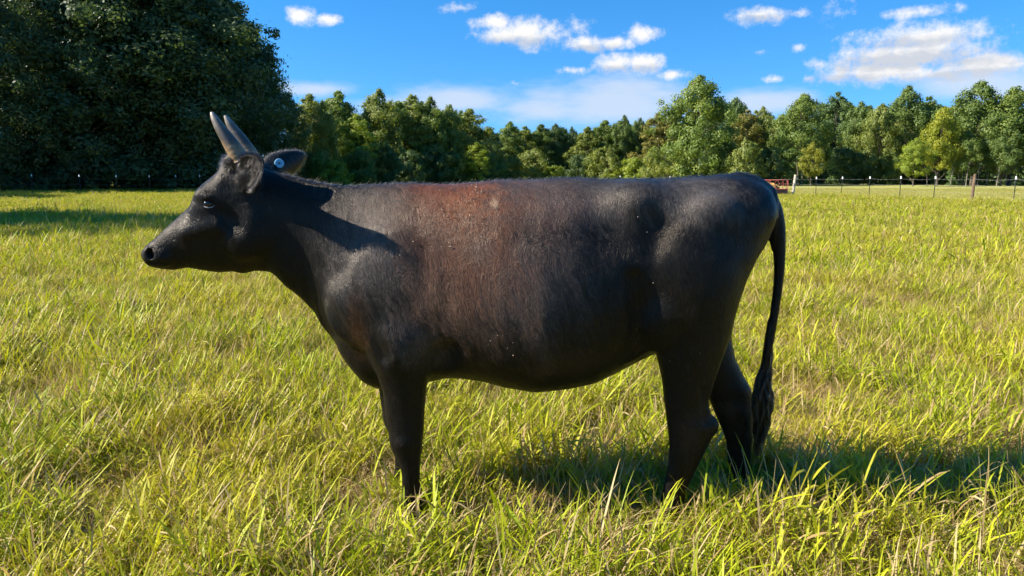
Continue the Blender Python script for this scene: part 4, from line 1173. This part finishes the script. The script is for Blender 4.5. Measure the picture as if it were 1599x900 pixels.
class Blades:
    def __init__(s): s.V, s.F, s.C, s.n = [], [], [], 0
    def strip(s, pts, wid, side, hue, dead, fold=0.0):
        """a ribbon: pts n x 3, wid n half-widths, side unit vector across; ends in a point"""
        n = len(pts)
        for i in range(n):
            s.V.append(pts[i] - side * wid[i]); s.V.append(pts[i] + side * wid[i])
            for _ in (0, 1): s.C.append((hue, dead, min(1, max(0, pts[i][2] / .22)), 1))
        for i in range(n - 1):
            a = s.n + 2 * i
            s.F.append((a, a + 1, a + 3, a + 2))
        s.n += 2 * n
def make_tuft(seed, style):
    r2 = np.random.default_rng(seed)
    B = Blades()
    nst = {'leafy': 22, 'fine': 32, 'dry': 28, 'coarse': 46}[style]
    R = {'leafy': .11, 'fine': .12, 'dry': .13, 'coarse': .34}[style]
    for k in range(nst):
        a0 = r2.random() * 6.283; rr = R * math.sqrt(r2.random())
        b0 = np.array((rr * math.cos(a0), rr * math.sin(a0), -.02))
        az_ = r2.random() * 6.283
        lean = abs(r2.normal()) * (.26 if style != 'dry' else .9)
        dirh = np.array((math.cos(az_), math.sin(az_), 0))
        h = (.085 + .165 * r2.random()) * (.75 if style == 'dry' else 1) * (1.25 if r2.random() < .1 else 1)
        dead = float(r2.random() < {'leafy': .09, 'fine': .22, 'dry': .8, 'coarse': .20}[style])
        hue = r2.random()
        ts = np.linspace(0, 1, 4)
        stem = np.array([b0 + dirh * (lean * h * (t * .5 + t * t * .5)) + np.array((0, 0, h * t * (1 - .18 * min(lean, 2) * t))) for t in ts])
        sd = np.array((-dirh[1], dirh[0], 0)); tw = r2.random() * 3.14
        sd = sd * math.cos(tw) + dirh * math.sin(tw)
        ws = .0016 if style != 'coarse' else .0035
        B.strip(stem, [ws * 1.3, ws * 1.1, ws, ws * .5], sd, hue * .6, max(dead, .35 * r2.random()))
        nl = {'leafy': 4, 'fine': 3, 'dry': 2, 'coarse': 2}[style]
        for j in range(nl):
            t = .18 + .8 * (j + r2.random() * .6) / nl
            p0 = b0 + (stem[-1] - b0) * min(t, 1)
            la = az_ + math.pi * j + r2.normal() * .8
            ld = np.array((math.cos(la), math.sin(la), 0))
            L = (.045 + .08 * r2.random()) * (1.25 if style == 'fine' else 1)
            w = {'leafy': .0033, 'fine': .0022, 'dry': .0019, 'coarse': .0050}[style] * (.7 + .7 * r2.random())
            rise = .5 + .8 * r2.random() if style != 'dry' else -.1 + .6 * r2.random()
            us = (0, .3, .7, 1)
            droop = .25 + .8 * r2.random() ** 1.5
            pts = np.array([p0 + ld * (L * u * .8) + np.array((0, 0, L * (rise * u * 1.2 - droop * u * u * .75))) for u in us])
            sl_ = np.array((-ld[1], ld[0], .35 * r2.normal())); sl_ /= np.linalg.norm(sl_)
            dd = dead if dead else (float(r2.random() < .10) if style != 'dry' else .6)
            B.strip(pts, [w * .5, w, w * .8, w * .04], sl_, min(1, max(0, hue + .3 * r2.normal())), dd)
    # a few tall straw stalks that stand or lean over the rest
    for k in range({'leafy': 2, 'fine': 3, 'dry': 5, 'coarse': 2}[style]):
        a0 = r2.random() * 6.283; rr = R * math.sqrt(r2.random()); la = r2.random() * 6.283
        L = .18 + .14 * r2.random(); ln_ = .15 + .7 * r2.random()
        ld = np.array((math.cos(la), math.sin(la), 0)); p0 = np.array((rr * math.cos(a0), rr * math.sin(a0), 0))
        pts = np.array([p0 + ld * L * ln_ * u ** 1.6 + np.array((0, 0, L * u * (1 - .35 * ln_ * u))) for u in (0, .35, .7, 1)])
        B.strip(pts, [.0013, .0013, .0011, .0005], np.array((-ld[1], ld[0], .2)), r2.random(), 1.0)
    # bent straw at the foot
    for k in range({'leafy': 14, 'fine': 16, 'dry': 34, 'coarse': 8}[style]):
        a0 = r2.random() * 6.283; rr = R * 1.1 * math.sqrt(r2.random()); la = r2.random() * 6.283
        L = .08 + .16 * r2.random(); z0 = .01 + .05 * r2.random()
        ld = np.array((math.cos(la), math.sin(la), 0)); p0 = np.array((rr * math.cos(a0), rr * math.sin(a0), z0))
        up_ = (.1 + .5 * r2.random()) if style != 'dry' else .25 + .5 * r2.random()
        pts = np.array([p0 + ld * L * u * .9 + np.array((0, 0, L * up_ * (u - .75 * u * u))) for u in (0, .35, .7, 1)])
        B.strip(pts, [.0014, .0016, .0012, .0003], np.array((-ld[1], ld[0], .3)), r2.random(), 1.0)
    return np.array(B.V), np.array(B.F), np.array(B.C)
STY = ['leafy'] * 7 + ['fine'] * 6 + ['dry'] * 5 + ['coarse'] * 5
TUFT = {st: [make_tuft(900 + i, st) for i, q in enumerate(STY) if q == st] for st in set(STY)}
def vnoise(x, y, f, seed):               # cheap smooth value noise
    r_ = np.random.default_rng(seed); G = r_.random((64, 64))
    u, v = x * f, y * f
    iu, iv = np.floor(u).astype(int), np.floor(v).astype(int)
    fu, fv = u - iu, v - iv
    fu, fv = fu * fu * (3 - 2 * fu), fv * fv * (3 - 2 * fv)
    g_ = lambda a, b: G[a % 64, b % 64]
    return (g_(iu, iv) * (1 - fu) + g_(iu + 1, iv) * fu) * (1 - fv) + (g_(iu, iv + 1) * (1 - fu) + g_(iu + 1, iv + 1) * fu) * fv
r4 = np.random.default_rng(11)
def make_tile(size, dens, styles, s0, s1, seed, dryness=0.0):
    r_ = np.random.default_rng(seed)
    n = int(dens * size * size)
    x, y = (r_.random((2, n)) - .5) * size
    hh = vnoise(x + 7 * seed, y, 2.2 / max(size, .8), seed); dry = vnoise(x, y + 5 * seed, 2.6 / max(size, .8), seed + 50) + dryness
    names = [q for q, _ in styles]; pr_ = np.array([p_ for _, p_ in styles]); pr_ = pr_ / pr_.sum()
    VV, FF, CC, o = [], [], [], 0
    for i in range(n):
        nm = names[int(r_.choice(len(names), p=pr_))]
        if dry[i] > .66 and nm in ('leafy', 'fine') and r_.random() < .8: nm = 'dry'
        V, F, C = TUFT[nm][int(r_.integers(len(TUFT[nm])))]
        s = (s0 + (s1 - s0) * r_.random()) * (.50 + .95 * hh[i])
        M = np.array(Euler((r_.normal() * .10, r_.normal() * .10, r_.random() * 6.283)).to_matrix()) * s
        VV.append(V @ M.T + np.array((x[i], y[i], 0))); FF.append(F + o); CC.append(C); o += len(V)
    VV, FF, CC = np.concatenate(VV), np.concatenate(FF), np.concatenate(CC)
    me = bpy.data.meshes.new('grass_tile')
    me.vertices.add(len(VV)); me.vertices.foreach_set('co', VV.astype(np.float32).ravel())
    me.loops.add(FF.size); me.loops.foreach_set('vertex_index', FF.astype(np.int32).ravel())
    me.polygons.add(len(FF)); me.polygons.foreach_set('loop_start', np.arange(0, FF.size, 4, dtype=np.int32))
    me.polygons.foreach_set('use_smooth', [True] * len(FF))
    me.update(calc_edges=True)
    at_ = me.attributes.new('blade', 'FLOAT_COLOR', 'POINT')
    at_.data.foreach_set('color', CC.astype(np.float32).ravel())
    me.materials.append(M_GRASS)
    return me
tufts = bpy.data.collections.new('grass_tiles')          # never linked to the scene: only the grass object draws them
pts, scl, rot, idx = [], [], [], []
n_tile = 0
def zone(y0, y1, size, dens, styles, s0, s1, nvar):
    global n_tile
    first = n_tile
    for i in range(nvar):
        o = bpy.data.objects.new('grass_tile_%03d' % n_tile, make_tile(size, dens, styles, s0, s1, 300 + n_tile, -.22 + .38 * i / max(nvar - 1, 1)))
        tufts.objects.link(o); n_tile += 1
    for iy in range(int(math.floor(y0 / size)), int(math.ceil(y1 / size))):
        yc = (iy + .5) * size
        half = max(3.0, .78 * (yc + size) + size + (1.0 if y1 < 10 else 2.0))
        for ix in range(int(-half / size) - 1, int(half / size) + 1):
            xc = (ix + .5) * size
            if not (y0 <= yc < y1): continue
            beyond = xc > 0 and yc > 33 and yc - (35.9 - 2.81 * (xc - 25.2)) > 0
            pts.append((xc, yc, gz(xc, yc)))
            h_ = float(vnoise(np.array([xc]), np.array([yc]), .45, 2)[0])
            sv = (.85 + .3 * h_) * (.45 if beyond else 1)
            scl.append((1.06 * (-1 if r4.random() < .5 else 1), 1.06, sv))
            rot.append((0, 0, math.pi / 2 * int(r4.integers(4)))); 
            dn = float(.55 * vnoise(np.array([xc]), np.array([yc]), .55, 8)[0] + .45 * vnoise(np.array([xc]), np.array([yc]), .17, 9)[0])
            idx.append(first + int(min(nvar - 1, max(0, (dn - .18) / .64 * nvar + r4.normal() * .12 * nvar))))
near = [('leafy', .52), ('fine', .34), ('dry', .14)]
zone(0.0, 9.6, .8, 155, near, .72, 1.2, 10)
zone(9.6, 19.2, 1.2, 46, [('leafy', .4), ('fine', .25), ('coarse', .35)], .9, 1.35, 7)
zone(19.2, 36, 2.4, 14, [('coarse', 1)], .9, 1.4, 5)
zone(36, 76, 4.0, 6, [('coarse', 1)], 1.0, 1.6, 5)
gme = bpy.data.meshes.new('grass')
gme.vertices.add(len(pts)); gme.vertices.foreach_set('co', np.array(pts, np.float32).ravel())
for nm, typ, key, data in (('g_scale', 'FLOAT_VECTOR', 'vector', scl), ('g_rot', 'FLOAT_VECTOR', 'vector', rot), ('g_kind', 'INT', 'value', idx)):
    a_ = gme.attributes.new(nm, typ, 'POINT')
    a_.data.foreach_set(key, np.array(data, np.int32 if typ == 'INT' else np.float32).ravel())
gme.update()
grass = bpy.data.objects.new('grass', gme)
COL.objects.link(grass)
tag(grass, 'tall yellow-green pasture grass with dry straw', 'grass', kind='stuff')
ng = bpy.data.node_groups.new('grass_tufts', 'GeometryNodeTree')
ng.interface.new_socket('Geometry', in_out='INPUT', socket_type='NodeSocketGeometry')
ng.interface.new_socket('Geometry', in_out='OUTPUT', socket_type='NodeSocketGeometry')
gi, go = ng.nodes.new('NodeGroupInput'), ng.nodes.new('NodeGroupOutput')
ci = ng.nodes.new('GeometryNodeCollectionInfo'); ci.inputs['Collection'].default_value = tufts; ci.inputs['Separate Children'].default_value = True; ci.inputs['Reset Children'].default_value = True
ip = ng.nodes.new('GeometryNodeInstanceOnPoints'); ip.inputs['Pick Instance'].default_value = True
def named(nm, typ):
    q = ng.nodes.new('GeometryNodeInputNamedAttribute'); q.data_type = typ; q.inputs['Name'].default_value = nm
    return q.outputs['Attribute']
e2r = ng.nodes.new('FunctionNodeEulerToRotation')
L_ = ng.links.new
L_(gi.outputs[0], ip.inputs['Points']); L_(ci.outputs[0], ip.inputs['Instance'])
L_(named('g_kind', 'INT'), ip.inputs['Instance Index']); L_(named('g_scale', 'FLOAT_VECTOR'), ip.inputs['Scale'])
L_(named('g_rot', 'FLOAT_VECTOR'), e2r.inputs[0]); L_(e2r.outputs[0], ip.inputs['Rotation'])
L_(ip.outputs[0], go.inputs[0])
md = grass.modifiers.new('tufts', 'NODES'); md.node_group = ng
